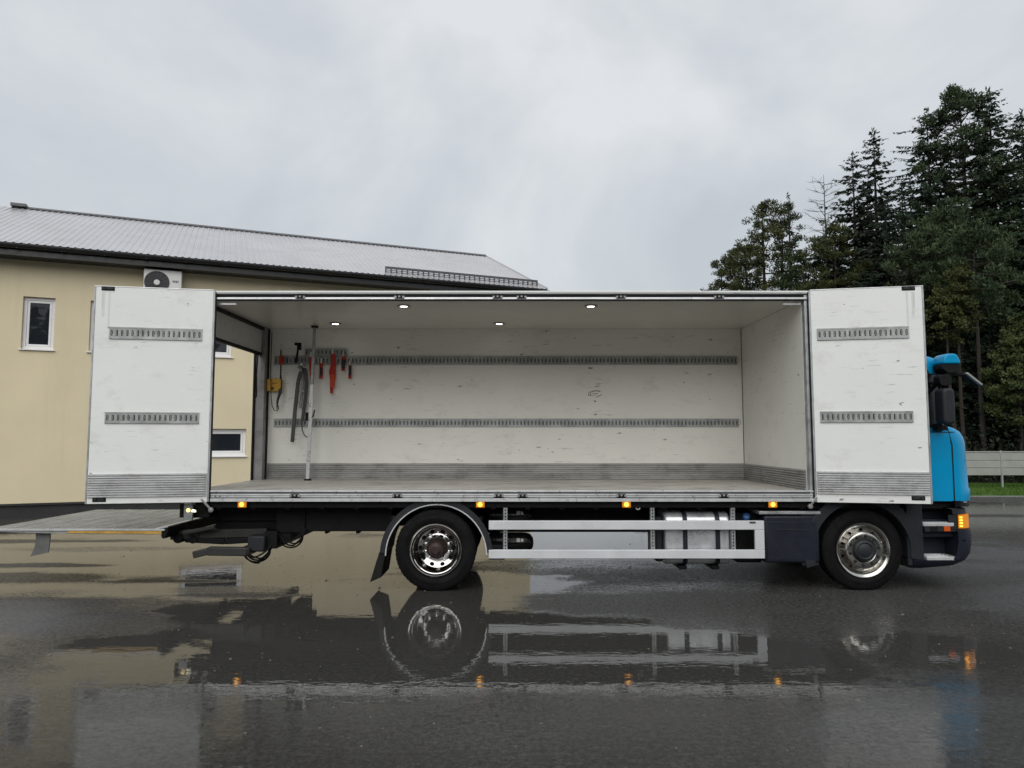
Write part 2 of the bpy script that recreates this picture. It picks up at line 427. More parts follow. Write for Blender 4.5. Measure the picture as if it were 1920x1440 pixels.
fs_ = n.new('ShaderNodeMath'); fs_.operation = 'SUBTRACT'; l.new(fine, fs_.inputs[0]); fs_.inputs[1].default_value = 0.5
l.new(fs_.outputs[0], wv.inputs[0]); wv.inputs[1].default_value = 1.05; l.new(att.outputs['Fac'], wv.inputs[2])
wcl = n.new('ShaderNodeClamp'); l.new(wv.outputs[0], wcl.inputs[0]); W = wcl.outputs[0]
grain = noise(n, l, c, 48.0, 4, None, 0.75)
vor = nd(n, 'ShaderNodeTexVoronoi', Scale=70.0); l.new(c, vor.inputs['Vector'])
stone = ramp(n, l, vor.outputs['Distance'], 0.08, 0.55, (0.17, 0.168, 0.16), (0.020, 0.020, 0.020))
base = mixrgb(n, l, ramp(n, l, grain, 0.35, 0.72), (0.024, 0.024, 0.024), stone)
g_col = noise(n, l, c, 24.0, 7, None, 0.8, (7, 1, 3))
big = ramp(n, l, noise(n, l, c, 0.6, 7, (0.7, 1.3, 1), 0.66), 0.33, 0.68, (0.50, 0.50, 0.50), (1.0, 0.99, 0.96))
base = mixrgb(n, l, 1.0, base, big, 'MULTIPLY')
pale = ramp(n, l, noise(n, l, c, 60.0, 1, None, 0.5, (4, 4, 0)), 0.735, 0.76)
base = mixrgb(n, l, ramp(n, l, g_col, 0.44, 0.60, (0, 0, 0), (0.7,) * 3), base, (0.105, 0.104, 0.098))
base = mixrgb(n, l, pale, base, (0.16, 0.155, 0.145))
pal = n.new('ShaderNodeAttribute'); pal.attribute_name = 'pale'
base = mixrgb(n, l, pal.outputs['Fac'], base, mixrgb(n, l, ramp(n, l, g_col, 0.3, 0.7), (0.062, 0.065, 0.070), (0.16, 0.165, 0.175)))
base = mixrgb(n, l, ramp(n, l, W, 0.2, 0.9, (0, 0, 0), (0.75,) * 3), base, (0.029, 0.0275, 0.024))
l.new(base, p.inputs['Base Color'])
p.inputs['Roughness'].default_value = 0.8; p.inputs['Specular IOR Level'].default_value = 0.15
cwt = n.new('ShaderNodeMath'); cwt.operation = 'MULTIPLY'
g2 = noise(n, l, c, 26.0, 6, (1, 1.2, 1), 0.8, (2, 6, 1))
l.new(ramp(n, l, W, 0.15, 0.55, (0.45,) * 3, (1,) * 3), cwt.inputs[0])
gm = n.new('ShaderNodeMix'); gm.data_type = 'FLOAT'; l.new(ramp(n, l, W, 0.45, 0.95), gm.inputs[0])
l.new(ramp(n, l, g2, 0.42, 0.58, (0.12,) * 3, (1.0,) * 3), gm.inputs[2]); gm.inputs[3].default_value = 1.0
l.new(gm.outputs[0], cwt.inputs[1]); l.new(cwt.outputs[0], p.inputs['Coat Weight']); p.inputs['Coat IOR'].default_value = 1.31
cr = n.new('ShaderNodeValToRGB'); cre = cr.color_ramp.elements
cre[0].position = 0.10; cre[0].color = (0.42,) * 3 + (1,)
cre[1].position = 0.92; cre[1].color = (0.012,) * 3 + (1,)
q = cre.new(0.42); q.color = (0.20,) * 3 + (1,)
q = cre.new(0.66); q.color = (0.065,) * 3 + (1,)
l.new(W, cr.inputs[0]); l.new(cr.outputs[0], p.inputs['Coat Roughness'])
b1 = nd(n, 'ShaderNodeBump', Distance=0.004)
inv = ramp(n, l, W, 0.15, 0.82, (0.75,) * 3, (0.0,) * 3); l.new(inv, b1.inputs['Strength']); l.new(grain, b1.inputs['Height'])
b2 = nd(n, 'ShaderNodeBump', Strength=0.10, Distance=0.012)
l.new(noise(n, l, c, 5.0, 3, (1, 1.8, 1), 0.5), b2.inputs['Height']); l.new(b1.outputs[0], b2.inputs['Normal'])
l.new(b2.outputs[0], p.inputs['Coat Normal'])
b3 = nd(n, 'ShaderNodeBump', Strength=0.5, Distance=0.006); l.new(grain, b3.inputs['Height']); l.new(b3.outputs[0], p.inputs['Normal'])

def grid_sheet(name, xs, ys, z, mat, keep=None):
    nx, ny = len(xs), len(ys)
    V = [(x, y, z) for y in ys for x in xs]
    wet = [wetness(x, y) for y in ys for x in xs]
    F = []
    for j in range(ny - 1):
        for i in range(nx - 1):
            f = (j * nx + i, j * nx + i + 1, (j + 1) * nx + i + 1, (j + 1) * nx + i)
            if keep is None or keep([wet[k] for k in f], [V[k] for k in f]): F.append(f)
    used = sorted({k for f in F for k in f}); mp = {k: i for i, k in enumerate(used)}
    me = bpy.data.meshes.new(name)
    me.from_pydata([V[k] for k in used], [], [tuple(mp[k] for k in f) for f in F]); me.update()
    a = me.attributes.new('wet', 'FLOAT', 'POINT')
    a.data.foreach_set('value', [wet[k] for k in used])
    a2 = me.attributes.new('pale', 'FLOAT', 'POINT')
    a2.data.foreach_set('value', [paleness(V[k][0], V[k][1]) for k in used])
    me.materials.append(MATS[mat])
    o = bpy.data.objects.new(name, me); COL.objects.link(o)
    o['kind'] = 'structure'
    return o
def steps(a, b, s): return [a + (b - a) * i / max(1, round((b - a) / s)) for i in range(max(1, round((b - a) / s)) + 1)]
gxs = [-700, -300, -120, -60, -40, -28] + steps(-20, 20, 0.125) + [28, 40, 60, 120, 300, 700]
gys = [-400, -150, -60, -25, -8, 0] + steps(2.0, 16.0, 0.10) + steps(16.5, 24, 0.5) + [30, 40, 60, 120, 300, 900]
grid_sheet('asphalt_yard', gxs, gys, 0.0, 'wet_asphalt')

# faint rain streaks and a damp foot on the render
_m = MATS['stucco']; _n, _l = _m.node_tree.nodes, _m.node_tree.links; _p = _n['Principled BSDF']
_src = _p.inputs['Base Color'].links[0].from_socket
_st = ramp(_n, _l, noise(_n, _l, pos(_n), 1.6, 6, (1, 1, .10), .7, (2, 5, 0)), .50, .78, (0, 0, 0), (.28,) * 3)
_c = mixrgb(_n, _l, _st, _src, (.44, .385, .275))
_bl = ramp(_n, _l, noise(_n, _l, pos(_n), .35, 5, None, .6, (8, 1, 2)), .4, .7, (0, 0, 0), (.35,) * 3)
_l.new(mixrgb(_n, _l, _bl, _c, (.65, .575, .41)), _p.inputs['Base Color'])
# ------------------------------------------------------------------ cream building on the left
BS = 16.1 / 17.4                                     # overall scale of the building
E0 = at(0, 452, 17.4 * BS)
U = Vector((0.925, 0.379, 0)).normalized(); NB = Vector((-U.y, U.x, 0))      # NB points into the building
EZ = E0.z
T0, T1 = -9.0, 15.07 * BS
OVER = 0.55
def bl(t, d, z): return E0 + U * t + NB * d + Vector((0, 0, z - E0.z))
WP = E0 + NB * OVER
def wall_tz(px, py):
    h = hit(px, py, WP, NB); return (h - WP).dot(U), h.z
BM = Matrix(((U.x, NB.x, 0, E0.x), (U.y, NB.y, 0, E0.y), (0, 0, 1, 0), (0, 0, 0, 1)))   # local: x along wall, y into it, z up
bld = thing('cream_building', 'long cream rendered building with ribbed metal roof behind the truck tail', 'building', (bl(0, 3, 0).x, bl(0, 3, 0).y, 0))
W_TOP, W_BOT = EZ - 0.28, wall_tz(40, 944)[1]
TW1 = T1 - 0.35
def winrect(pl, pr, pt, pb, ref=None):
    t0 = wall_tz(pl, (pt + pb) / 2)[0]; t1 = wall_tz(pr, (pt + pb) / 2)[0]
    mx = (pl + pr) / 2
    return [t0, t1, wall_tz(mx, pb)[1], wall_tz(mx, pt)[1]]
w1 = winrect(41, 102, 557, 655)
ww = w1[1] - w1[0]
w2 = [wall_tz(168, 610)[0], wall_tz(168, 610)[0] + ww, w1[2], w1[3]]
w3 = [wall_tz(435, 650)[0] - ww, wall_tz(435, 650)[0], w1[2], w1[3]]
w4 = winrect(345, 461, 804, 855)
wins = [w1, w2, w3, w4]
# wall with real openings
mb = MB(); mb.M = BM
ts = sorted({T0, TW1, *[w[0] for w in wins], *[w[1] for w in wins]})
zs = sorted({W_BOT, W_TOP, *[w[2] for w in wins], *[w[3] for w in wins]})
for i in range(len(ts) - 1):
    for j in range(len(zs) - 1):
        tm, zm = (ts[i] + ts[i + 1]) / 2, (zs[j] + zs[j + 1]) / 2
        if any(w[0] < tm < w[1] and w[2] < zm < w[3] for w in wins): continue
        mb.quad((ts[i], OVER, zs[j]), (ts[i + 1], OVER, zs[j]), (ts[i + 1], OVER, zs[j + 1]), (ts[i], OVER, zs[j + 1]))
for a, b, z0, z1 in wins:
    y0, y1 = OVER, OVER + 0.16
    mb.quad((a, y0, z0), (a, y0, z1), (a, y1, z1), (a, y1, z0)); mb.quad((b, y0, z0), (b, y1, z0), (b, y1, z1), (b, y0, z1))
    mb.quad((a, y0, z1), (b, y0, z1), (b, y1, z1), (a, y1, z1)); mb.quad((a, y0, z0), (a, y1, z0), (b, y1, z0), (b, y0, z0))
wall_o = part('wall', mb, 'stucco', bld, smooth=0)
RW, RH = 5.93 * BS, 2.53 * BS
mb = MB(); mb.M = BM
DEP = 2 * RW - OVER
mb.poly([(TW1, OVER, W_BOT), (TW1, DEP, W_BOT), (TW1, DEP, W_TOP), (TW1, RW, W_TOP + (RW - OVER) / RW * RH), (TW1, OVER, W_TOP)])
mb.quad((T0, DEP, W_BOT), (T0, DEP, W_TOP), (TW1, DEP, W_TOP), (TW1, DEP, W_BOT))
part('gable_wall', mb, 'stucco', bld, smooth=0)
mb = MB(); mb.M = BM
mb.box(T0, TW1 - 0.03, OVER + 0.05, DEP - 0.05, -0.3, W_BOT)
part('plinth', mb, 'plinth_dark', bld)
mb = MB(); mb.M = BM
mb.box(T0, TW1, OVER - 0.02, OVER + 0.04, W_BOT - 0.05, W_BOT - 0.003)
part('base_trim', mb, 'plinth_dark', bld)
for (a, b, z0, z1) in wins:
    fw, y = 0.075, OVER + 0.09
    mb = MB(); mb.M = BM
    mb.box(a + .003, b - .003, y, y + 0.06, z0 + .003, z0 + fw); mb.box(a + .003, b - .003, y, y + 0.06, z1 - fw, z1 - .003)
    mb.box(a + .003, a + fw, y, y + 0.06, z0 + fw, z1 - fw); mb.box(b - fw, b - .003, y, y + 0.06, z0 + fw, z1 - fw)
    wo = part('window', mb, 'pvc_white', bld, bev=0.008)
    mb = MB(); mb.M = BM
    f2 = fw + 0.055
    mb.box(a + fw + .004, b - fw - .004, y + .012, y + 0.05, z0 + fw + .002, z0 + f2); mb.box(a + fw + .004, b - fw - .004, y + .012, y + 0.05, z1 - f2, z1 - fw - .002)
    mb.box(a + fw + .004, a + f2, y + .012, y + 0.05, z0 + f2, z1 - f2); mb.box(b - f2, b - fw - .004, y + .012, y + 0.05, z0 + f2, z1 - f2)
    part('sash', mb, 'pvc_white', wo, bev=0.006)
    mb = MB(); mb.M = BM
    mb.box(a + f2 - .01, b - f2 + .01, y + .028, y + .034, z0 + f2 - .01, z1 - f2 + .01)
    part('pane', mb, 'window_glass', wo)
    mb = MB(); mb.M = BM
    mb.prism([(OVER - 0.05, z0 - 0.03), (OVER - 0.05, z0 - 0.012), (y - .002, z0 + 0.012), (y - .002, z0 - 0.012), (OVER - .04, z0 - 0.03)], 'x', a - 0.04, b + 0.04)
    part('sill', mb, 'pvc_white', wo)
# eave: soffit, fascia, gutter
mb = MB(); mb.M = BM
mb.box(T0, T1 - .02, 0.03, OVER + 0.01, EZ - 0.28, EZ - 0.25)
mb.box(T0, T1 - .02, 0.0, 0.027, EZ - 0.30, EZ - 0.06)
part('soffit', mb, 'eave_black', bld)
mb = MB(); mb.M = BM
pr = [(-0.005 - 0.075 + 0.075 * math.cos(a), EZ - 0.07 + 0.085 * math.sin(a)) for a in [math.pi + math.pi * i / 8 for i in range(9)]]
mb.prism(pr, 'x', T0, T1 + 0.02)
part('gutter', mb, 'eave_black', bld)
mb = MB(); mb.M = BM
for t in steps(T0 + 0.5, T1 - 0.3, 0.9): mb.box(t, t + .03, -0.165, 0.0, EZ - 0.16, EZ - 0.145)
part('gutter_bracket', mb, 'eave_black', bld, kind='stuff')
def ridge_t(px):
    p0 = bl(0, RW, 0); return (hit(px, 395, p0, NB) - p0).dot(U)
# ribbed roof sheet
def roofpt(t, d, up=0): return (t, d, EZ + RH * (1 - abs(d - RW) / RW) + up)
mb = MB(); mb.M = BM
pitch_ = 0.155
tt = []
t = T0
while t < T1:
    for dx, hh in ((0, 0), (.094, 0), (.106, .017), (.143, .017)): tt.append((min(T1, t + dx), hh))
    t += pitch_
tt.append((T1, 0))
rows = [-0.03, RW]
vs = [roofpt(a, d, h) for d in rows for a, h in tt]; k = len(tt)
mb._add(vs, [(i, i + 1, k + i + 1, k + i) for i in range(k - 1)])
vs = [roofpt(a, d, h) for d in (RW, 2 * RW + .03) for a, h in tt]
mb._add(vs, [(i, i + 1, k + i + 1, k + i) for i in range(k - 1)])
roof_o = part('roof', mb, 'roof_metal', bld, smooth=0)
mb = MB(); mb.M = BM
mb.prism([(0.0, EZ - 0.05), (RW, EZ + RH - 0.05), (2 * RW, EZ - 0.05), (2 * RW, EZ - 0.012), (RW, EZ + RH - 0.012), (0.0, EZ - 0.012)], 'x', T0, T1 - 0.03)
part('roof_deck', mb, 'roof_dark', bld, smooth=0)
mb = MB(); mb.M = BM
mb.prism([(RW - 0.14, EZ + RH - 0.018), (RW, EZ + RH + 0.066), (RW + 0.14, EZ + RH - 0.018), (RW + .12, EZ + RH - 0.035), (RW, EZ + RH + .01), (RW - .12, EZ + RH - 0.035)], 'x', ridge_t(50), T1)
part('ridge_cap', mb, 'roof_dark', bld, smooth=0)
mb = MB(); mb.M = BM
for sgn in (-1, 1):
    for i in range(1):
        d0, d1 = (0.0, RW) if sgn < 0 else (RW, 2 * RW)
        a, b = roofpt(T1, d0), roofpt(T1, d1)
        mb._add([(T1 + dx, q[1], q[2] + dz) for dx in (-.02, .02) for q in (a, b) for dz in (-.12, .045)],
                [(0, 1, 3, 2), (4, 6, 7, 5), (0, 2, 6, 4), (1, 5, 7, 3), (0, 4, 5, 1), (2, 3, 7, 6)])
part('verge_trim', mb, 'roof_metal', bld, smooth=0)
# snow guard near the eave
RN = Vector((0, -RH, RW)).normalized()
def roof_t(px, py):
    nrm = (NB * (-RH) + Vector((0, 0, RW))).normalized()
    h = hit(px, py, E0, nrm); return (h - E0).dot(U), (h - E0).dot(NB)
ta = (hit(722, 515, bl(0, .3, 0), NB) - E0).dot(U); tb = (hit(1008, 540, bl(0, .3, 0), NB) - E0).dot(U)
d_ = 0.30
mb = MB(); mb.M = BM
zz = roofpt(0, d_)[2]
mb.box(ta, tb, d_ - .015, d_ + .015, zz + .125, zz + .19)
mb.box(ta, tb, d_ - .012, d_ + .012, zz + .075, zz + .095)
mb.box(ta, tb, d_ - .012, d_ + .012, zz + .030, zz + .045)
sg = part('snow_guard', mb, 'roof_dark', bld)
mb = MB(); mb.M = BM
mb.prism([(d_ - .02, zz + .0), (d_ + .02, zz + .015), (d_ + .02, zz + .124), (d_ - .02, zz + .124)], 'x', ta, ta + .035)
pst = part('post', mb, 'roof_dark', sg)
npost = int((tb - ta) / 0.155)
for i in range(1, npost + 1): twin(pst, U * (i * (tb - ta - .035) / npost), sg)
# small dark vent block at the near end of the ridge cap
mb = MB(); mb.M = BM
mb.box(ridge_t(22), ridge_t(52), RW - .2, RW + .12, EZ + RH + .005, EZ + RH + .10)
part('ridge_vent', mb, 'roof_dark', bld, bev=.01)

# air conditioner under the eave
ta0, zt = wall_tz(277, 508); ta1 = wall_tz(334, 530)[0]
AM = Matrix(BM)
acd = 0.34
zt = wall_tz(305, 512)[1]; zb = zt - 0.64
acp = bl((ta0 + ta1) / 2, OVER - .2, zb)
ac = thing('air_conditioner', 'white outdoor air conditioner with round dark fan on cream wall under the eave', 'air conditioner', acp)
tx0, tx1 = ta0 - .05, ta0 - .05 + 0.86
mb = MB(); mb.M = BM; mb.box(tx0, tx1, OVER - 0.06 - acd, OVER - 0.06, zb, zt)
part('casing', mb, 'ac_white', ac, bev=.02)
yf = OVER - 0.06 - acd
fc = (tx0 + .30, yf, (zb + zt) / 2 - .01)
mb = MB(); mb.M = BM
mb.lathe([(0.0, -.004), (0.262, -.004), (0.272, -.012), (0.285, -.012), (0.285, .001)], fc, 40)
gr = part('fan_grille', mb, 'ac_dark', ac)
mb = MB(); mb.M = BM
for i in range(5): mb.lathe([(0.1 + .035 * i, -.010), (.106 + .035 * i, -.010), (.106 + .035 * i, -.004), (.1 + .035 * i, -.004)], fc, 36, True)
for i in range(14):
    a = 2 * math.pi * i / 14
    mb.bar((fc[0] + .07 * math.cos(a), yf - .012, fc[2] + .07 * math.sin(a)), (fc[0] + .27 * math.cos(a), yf - .012, fc[2] + .27 * math.sin(a)), .006, .006)
part('guard_wire', mb, 'plastic_grey', gr)
mb = MB(); mb.M = BM; mb.lathe([(0, -.022), (.065, -.02), (.072, -.004)], fc, 24); part('fan_hub', mb, 'ac_white', gr)
mb = MB(); mb.M = BM
for i in range(4): mb.box(tx0 + .655 + i * .036, tx0 + .681 + i * .036, yf - .004, yf + .01, (zb + zt) / 2 + .035, (zb + zt) / 2 + .065)
mb.box(tx0 + .655, tx0 + .79, yf - .004, yf + .01, (zb + zt) / 2 + .012, (zb + zt) / 2 + .022)
part('badge', mb, 'ac_dark', ac)
for t in (tx0 + .12, tx1 - .15):
    mb = MB(); mb.M = BM; mb.box(t, t + .04, OVER - .46, OVER + .02, zb - .045, zb - .003)
    part('bracket', mb, 'galv', ac)

# ------------------------------------------------------------------ verge, lawn, fence on the right
FY = 26.0
mb = MB(); mb.box(2.2, 60, 23.0, 23.12, -0.02, 0.035); k_ = part('kerb', mb, 'kerb_stone', None, bev=.015, kind='structure')
mb = MB()
lx = steps(2.0, 60, 1.2); ly = steps(23.12, 29.0, 0.45)
V = [(x, y, 0.055 + 0.04 * g_noise(x, y, 0.8) * min(1, (y - 23.12)) - .05 * max(0, 23.7 - y)) for y in ly for x in lx]; nx = len(lx)
mb._add(V, [(j * nx + i, j * nx + i + 1, (j + 1) * nx + i + 1, (j + 1) * nx + i) for j in range(len(ly) - 1) for i in range(nx - 1)])
part('lawn', mb, 'soil_grass', None, kind='structure')
mb = MB()
fx = steps(2.0, 130, 4.0); fy = steps(29.0, 90, 4.0)
V = [(x, y, 0.08 + 0.25 * g_noise(x, y, 0.15) * min(1, (y - 29.0) / 4) + 0.012 * (y - 29.0)) for y in fy for x in fx]; nx = len(fx)
mb._add(V, [(j * nx + i, j * nx + i + 1, (j + 1) * nx + i + 1, (j + 1) * nx + i) for j in range(len(fy) - 1) for i in range(nx - 1)])
part('woodland_ground', mb, 'forest_floor', None, kind='structure')

def mesh_from_quads(V, name, mat, parent=None, base=None, kind=None):
    """V: (N,4,3) array of quads in world space"""
    n = len(V)
    me = bpy.data.meshes.new(name)
    base = Vector(base) if base is not None else Vector((0, 0, 0))
    co = (V.reshape(-1, 3) - np.array(base)).astype(np.float32)
    me.vertices.add(n * 4); me.vertices.foreach_set('co', co.ravel())
    me.loops.add(n * 4); me.loops.foreach_set('vertex_index', np.arange(n * 4, dtype=np.int32))
    me.polygons.add(n); me.polygons.foreach_set('loop_start', np.arange(0, n * 4, 4, dtype=np.int32))
    me.update(calc_edges=True); me.validate()
    me.materials.append(MATS[mat])
    o = bpy.data.objects.new(name, me); COL.objects.link(o)
    ORIGIN[o.name] = base
    if parent is not None: o.parent = parent; o.location = base - wloc(parent)
    else: o.location = base
    if kind: o['kind'] = kind
    return o
# grass blades
N = 26000
gxp = rng.uniform(6.0, 30, N); gyp = rng.uniform(23.2, 28.5, N)
hh = rng.uniform(.05, .13, N); an = rng.uniform(0, math.pi, N)
gz = np.full(N, 0.03)
wv_ = np.stack([np.cos(an), np.sin(an), np.zeros(N)], 1) * 0.012
b0 = np.stack([gxp, gyp, gz], 1); tip = b0 + np.stack([rng.normal(0, .03, N), rng.normal(0, .03, N), hh], 1)
Q = np.stack([b0 - wv_, b0 + wv_, tip + wv_ * .2, tip - wv_ * .2], 1)
mesh_from_quads(Q, 'grass', 'grass_blades', kind='stuff')

fence = thing('panel_fence', 'low pale panel fence on thin posts along the lawn edge below the firs', 'fence', (9.0, FY, 0.15))
zt_f = at(1878, 846, FY).z; zb_f = at(1878, 891, FY).z
xp = at(1878, 880, FY).x
PW = 2.62
mb = MB(); mb.box(xp - .03, xp + .03, FY - .03, FY + .03, 0.1, zt_f + .02)
fp = part('post', mb, 'fence_post', fence, bev=.006)
bh = (zt_f - zb_f - 0.05) / 3
mb = MB(); mb.box(xp + .035, xp + PW - .035, FY - .018, FY + .018, zb_f, zb_f + bh - .012)
fb = part('panel', mb, 'fence_panel', fence, bev=.004)
mb = MB(); mb.box(xp - PW / 2 - .2, xp - PW / 2 - .199, FY, FY + .001, zt_f, zt_f + .001)
for k in range(-3, 7):
    for j in range(3):
        if k == 0 and j == 0: continue
        twin(fb, (k * PW, 0.004 * math.sin(k * 5 + j * 3), j * bh), fence)
    if k: twin(fp, (k * PW, 0, 0), fence)
mb = MB(); mb.box(xp - 3 * PW - .03, xp + 7 * PW, FY - .024, FY + .024, zt_f - .045, zt_f)
part('top_rail', mb, 'fence_post', fence)


# ------------------------------------------------------------------ trees
def blade_quads(c, d, L, w, droop=None):
    """diamond leaf quads: centre c, direction d, length L, half width w"""
    n = len(c)
    up = rng.normal(0, 1, (n, 3)); side = np.cross(d, up); side /= (np.linalg.norm(side, axis=1, keepdims=True) + 1e-9)
    a = d * (L[:, None] * .5); b = side * w[:, None]
    return np.stack([c - a, c + b, c + a, c - b], 1)
def unit(v): return v / (np.linalg.norm(v, axis=-1, keepdims=True) + 1e-9)

def spruce(name, label, group, px, top, Y, rad, mat='spruce_needles', low=0.04, dens=1.0, sparse=1.0, cat='tree', bark='bark', lean=0.0, gz=0.4):
    tp = at(px, top, Y); H = tp.z - gz; base = Vector((tp.x - lean, Y, gz))
    t = thing(name, label, cat, base, group)
    trunk = MB()
    trunk.tube([base + Vector((lean * s, 0, H * s)) for s in (0, .03, .25, .5, .75, .95)], [H * .019, H * .015, H * .011, H * .008, H * .0045, .02], 7)
    Q = []
    z = H * low
    while z < H * 0.985:
        s = z / H
        env = 2.35 * rad * min(1.0, (1 - s) ** 0.72 + .03) * (0.55 + 0.45 * min(1, (s - low) / .12 + .3))
        nb = max(4, int((6 + 3 * (1 - s)) * sparse))
        a0 = random.random() * 6.28
        for k in range(nb):
            a = a0 + 6.283 * k / nb + random.uniform(-.35, .35)
            L = max(.25, env * random.uniform(.5, 1.15))
            if random.random() < .10: L *= 1.25
            if random.random() < .12 * (2 - sparse): continue
            tilt = 0.42 * (s - .55) * 2 - .12 + random.uniform(-.12, .12)
            o = np.array(base) + np.array([lean * s, 0, z + random.uniform(-.15, .15)])
            dr = np.array([math.cos(a), math.sin(a), 0])
            m = max(8, int(L * 13 * dens))
            u = np.sort(rng.uniform(.08, 1, m))
            P = o + dr * (u * L)[:, None]
            P[:, 2] += u * L * tilt - .22 * L * u ** 2 + .16 * L * u ** 4
            if L > 1.0 and k % 2 == 0:
                pts = [o + dr * (q * L) + np.array([0, 0, q * L * tilt - .22 * L * q ** 2 + .16 * L * q ** 4]) for q in (0, .5, .95)]
                trunk.tube(pts, [.035 * L ** .5, .02, .008], 3, False)
            perp = np.array([-dr[1], dr[0], 0])
            for sg in (-1, 1, 0):
                mm = m if sg else m // 2
                uu = u[:mm] if sg else u[::2][:mm]; PP = P[:mm] if sg else P[::2][:mm]
                mm = len(PP)
                tl = (0.20 + .20 * min(1.6, L / max(rad, .5))) * (1 - uu * .55) * rng.uniform(.6, 1.3, mm)
                dd = unit(dr * rng.uniform(.35, .95, mm)[:, None] + perp * (sg * rng.uniform(.5, 1.0, mm))[:, None] + np.stack([np.zeros(mm), np.zeros(mm), rng.uniform(-.75, .12, mm)], 1))
                C_ = PP + dd * (tl * .5)[:, None]
                Q.append(blade_quads(C_, dd, tl, tl * rng.uniform(.12, .22, mm)))
        z += max(.20, H * .021 * random.uniform(.8, 1.25)) * (0.75 + .45 * (1 - s)) / max(.6, sparse)
    m = 26
    c = np.array(tp) - np.stack([rng.normal(0, .05, m), rng.normal(0, .05, m), rng.uniform(-.1, .9, m)], 1)
    d = unit(np.stack([rng.normal(0, .6, m), rng.normal(0, .6, m), rng.uniform(.2, 1, m)], 1))
    Q.append(blade_quads(c, d, rng.uniform(.2, .4, m), rng.uniform(.03, .06, m)))
    part('trunk', trunk, bark, t, smooth=40)
    mesh_from_quads(np.concatenate(Q), 'crown', mat, t, base)
    return t

def clumpy(name, label, group, px, top, Y, rad, mat, low, nlimb=26, stems=1, leaf=(.16, .30), per=380, clump=.7, bark='bark', cat='tree', gz=0.4, flat=.62, roundness=1.0, spread=0.0, slim=.13):
    """pine or broad-leaved tree: bare stem(s), limbs, foliage in separate tufts that leave gaps"""
    tp = at(px, top, Y); H = tp.z - gz; base = Vector((tp.x, Y, gz))
    t = thing(name, label, cat, base, group)
    trunk = MB(); Q = []
    for st in range(stems):
        off = Vector(((st - (stems - 1) / 2) * spread, random.uniform(-.5, .5) * spread, 0))
        bend = Vector((random.uniform(-.3, .3), random.uniform(-.2, .2), 0))
        hs = H * (1 if st == stems // 2 else random.uniform(.82, .97))
        P = lambda s: base + off * (0.35 + .65 * s) + bend * math.sin(s * 3) + Vector((0, 0, hs * s))
        trunk.tube([P(s) for s in (0, .04, .3, .6, .85, .97)], [H * .016, H * .012, H * .0095, H * .007, H * .0035, .02], 7)
        for k in range(nlimb // stems):
            s = low + (1 - low) * ((k + .5) / (nlimb // stems)) ** .9
            q = (s - low) / (1 - low)
            env = rad / (stems ** .45) * math.sin(math.pi * min(1, (q * .86 + .13) ** (.75 * roundness))) ** .7
            a = k * 2.4 + random.uniform(-.5, .5)
            L = max(.3, env * random.uniform(.6, 1.15))
            o = P(s); dr = Vector((math.cos(a), math.sin(a), random.uniform(-.05, .55)))
            e_ = o + dr * L; mid = o + dr * (L * .5) + Vector((0, 0, -.06 * L))
            trunk.tube([o, mid, e_], [.025 + .02 * L, .02 + .006 * L, .012], 4, False)
            for (cc, sc) in ((e_, 1.0), (o + dr * (L * .62) + Vector((random.uniform(-.3, .3), random.uniform(-.3, .3), random.uniform(-.1, .3))), .8)):
                for j in range(3):
                    c0 = np.array(cc) + rng.normal(0, .38 * clump, 3) * np.array([1, 1, .6])
                    m = int(per / 6 * sc * random.uniform(.6, 1.3))
                    g = rng.normal(0, 1, (m, 3)); g = unit(g) * (rng.uniform(0, 1, (m, 1)) ** .45)
                    c_ = c0 + g * np.array([1, 1, flat]) * clump * sc * .55
                    d_ = unit(g + np.array([0, 0, .7]) + rng.normal(0, .5, (m, 3)))
                    Ls = rng.uniform(*leaf, m)
                    Q.append(blade_quads(c_, d_, Ls, Ls * rng.uniform(slim * .7, slim * 1.2, m)))
    part('trunk', trunk, bark, t, smooth=40)
    mesh_from_quads(np.concatenate(Q), 'crown', mat, t, base)
    return t

def bare_tree(name, label, px, top, Y, rad, gz=.4):
    tp = at(px, top, Y); H = tp.z - gz; base = Vector((tp.x, Y, gz))
    t = thing(name, label, 'tree', base)
    trunk = MB(); br = MB()
    trunk.tube([base + Vector((.1 * math.sin(s * 5), 0, H * s)) for s in (0, .3, .6, .85, 1)], [.13, .10, .07, .035, .01], 6)
    for k in range(70):
        s = .42 + .56 * k / 70
        a = k * 2.4; L = rad * (1.05 - s) ** .6 * 1.5 * random.uniform(.6, 1.1)
        o = base + Vector((.1 * math.sin(s * 5), 0, H * s)); dr = Vector((math.cos(a), math.sin(a), random.uniform(.1, .5)))
        pts = [o, o + dr * L * .5, o + dr * L + Vector((0, 0, .12 * L))]
        br.tube(pts, [.026, .016, .006], 3, False)
        for j in range(6):
            q = random.uniform(.3, 1); o2 = o + dr * (L * q); d2 = (dr + Vector((random.uniform(-.9, .9), random.uniform(-.9, .9), random.uniform(-.3, .6)))).normalized()
            br.tube([o2, o2 + d2 * random.uniform(.25, .65)], [.010, .004], 3, False)
    part('trunk', trunk, 'bark_grey', t); part('twigs', br, 'bark_grey', t)

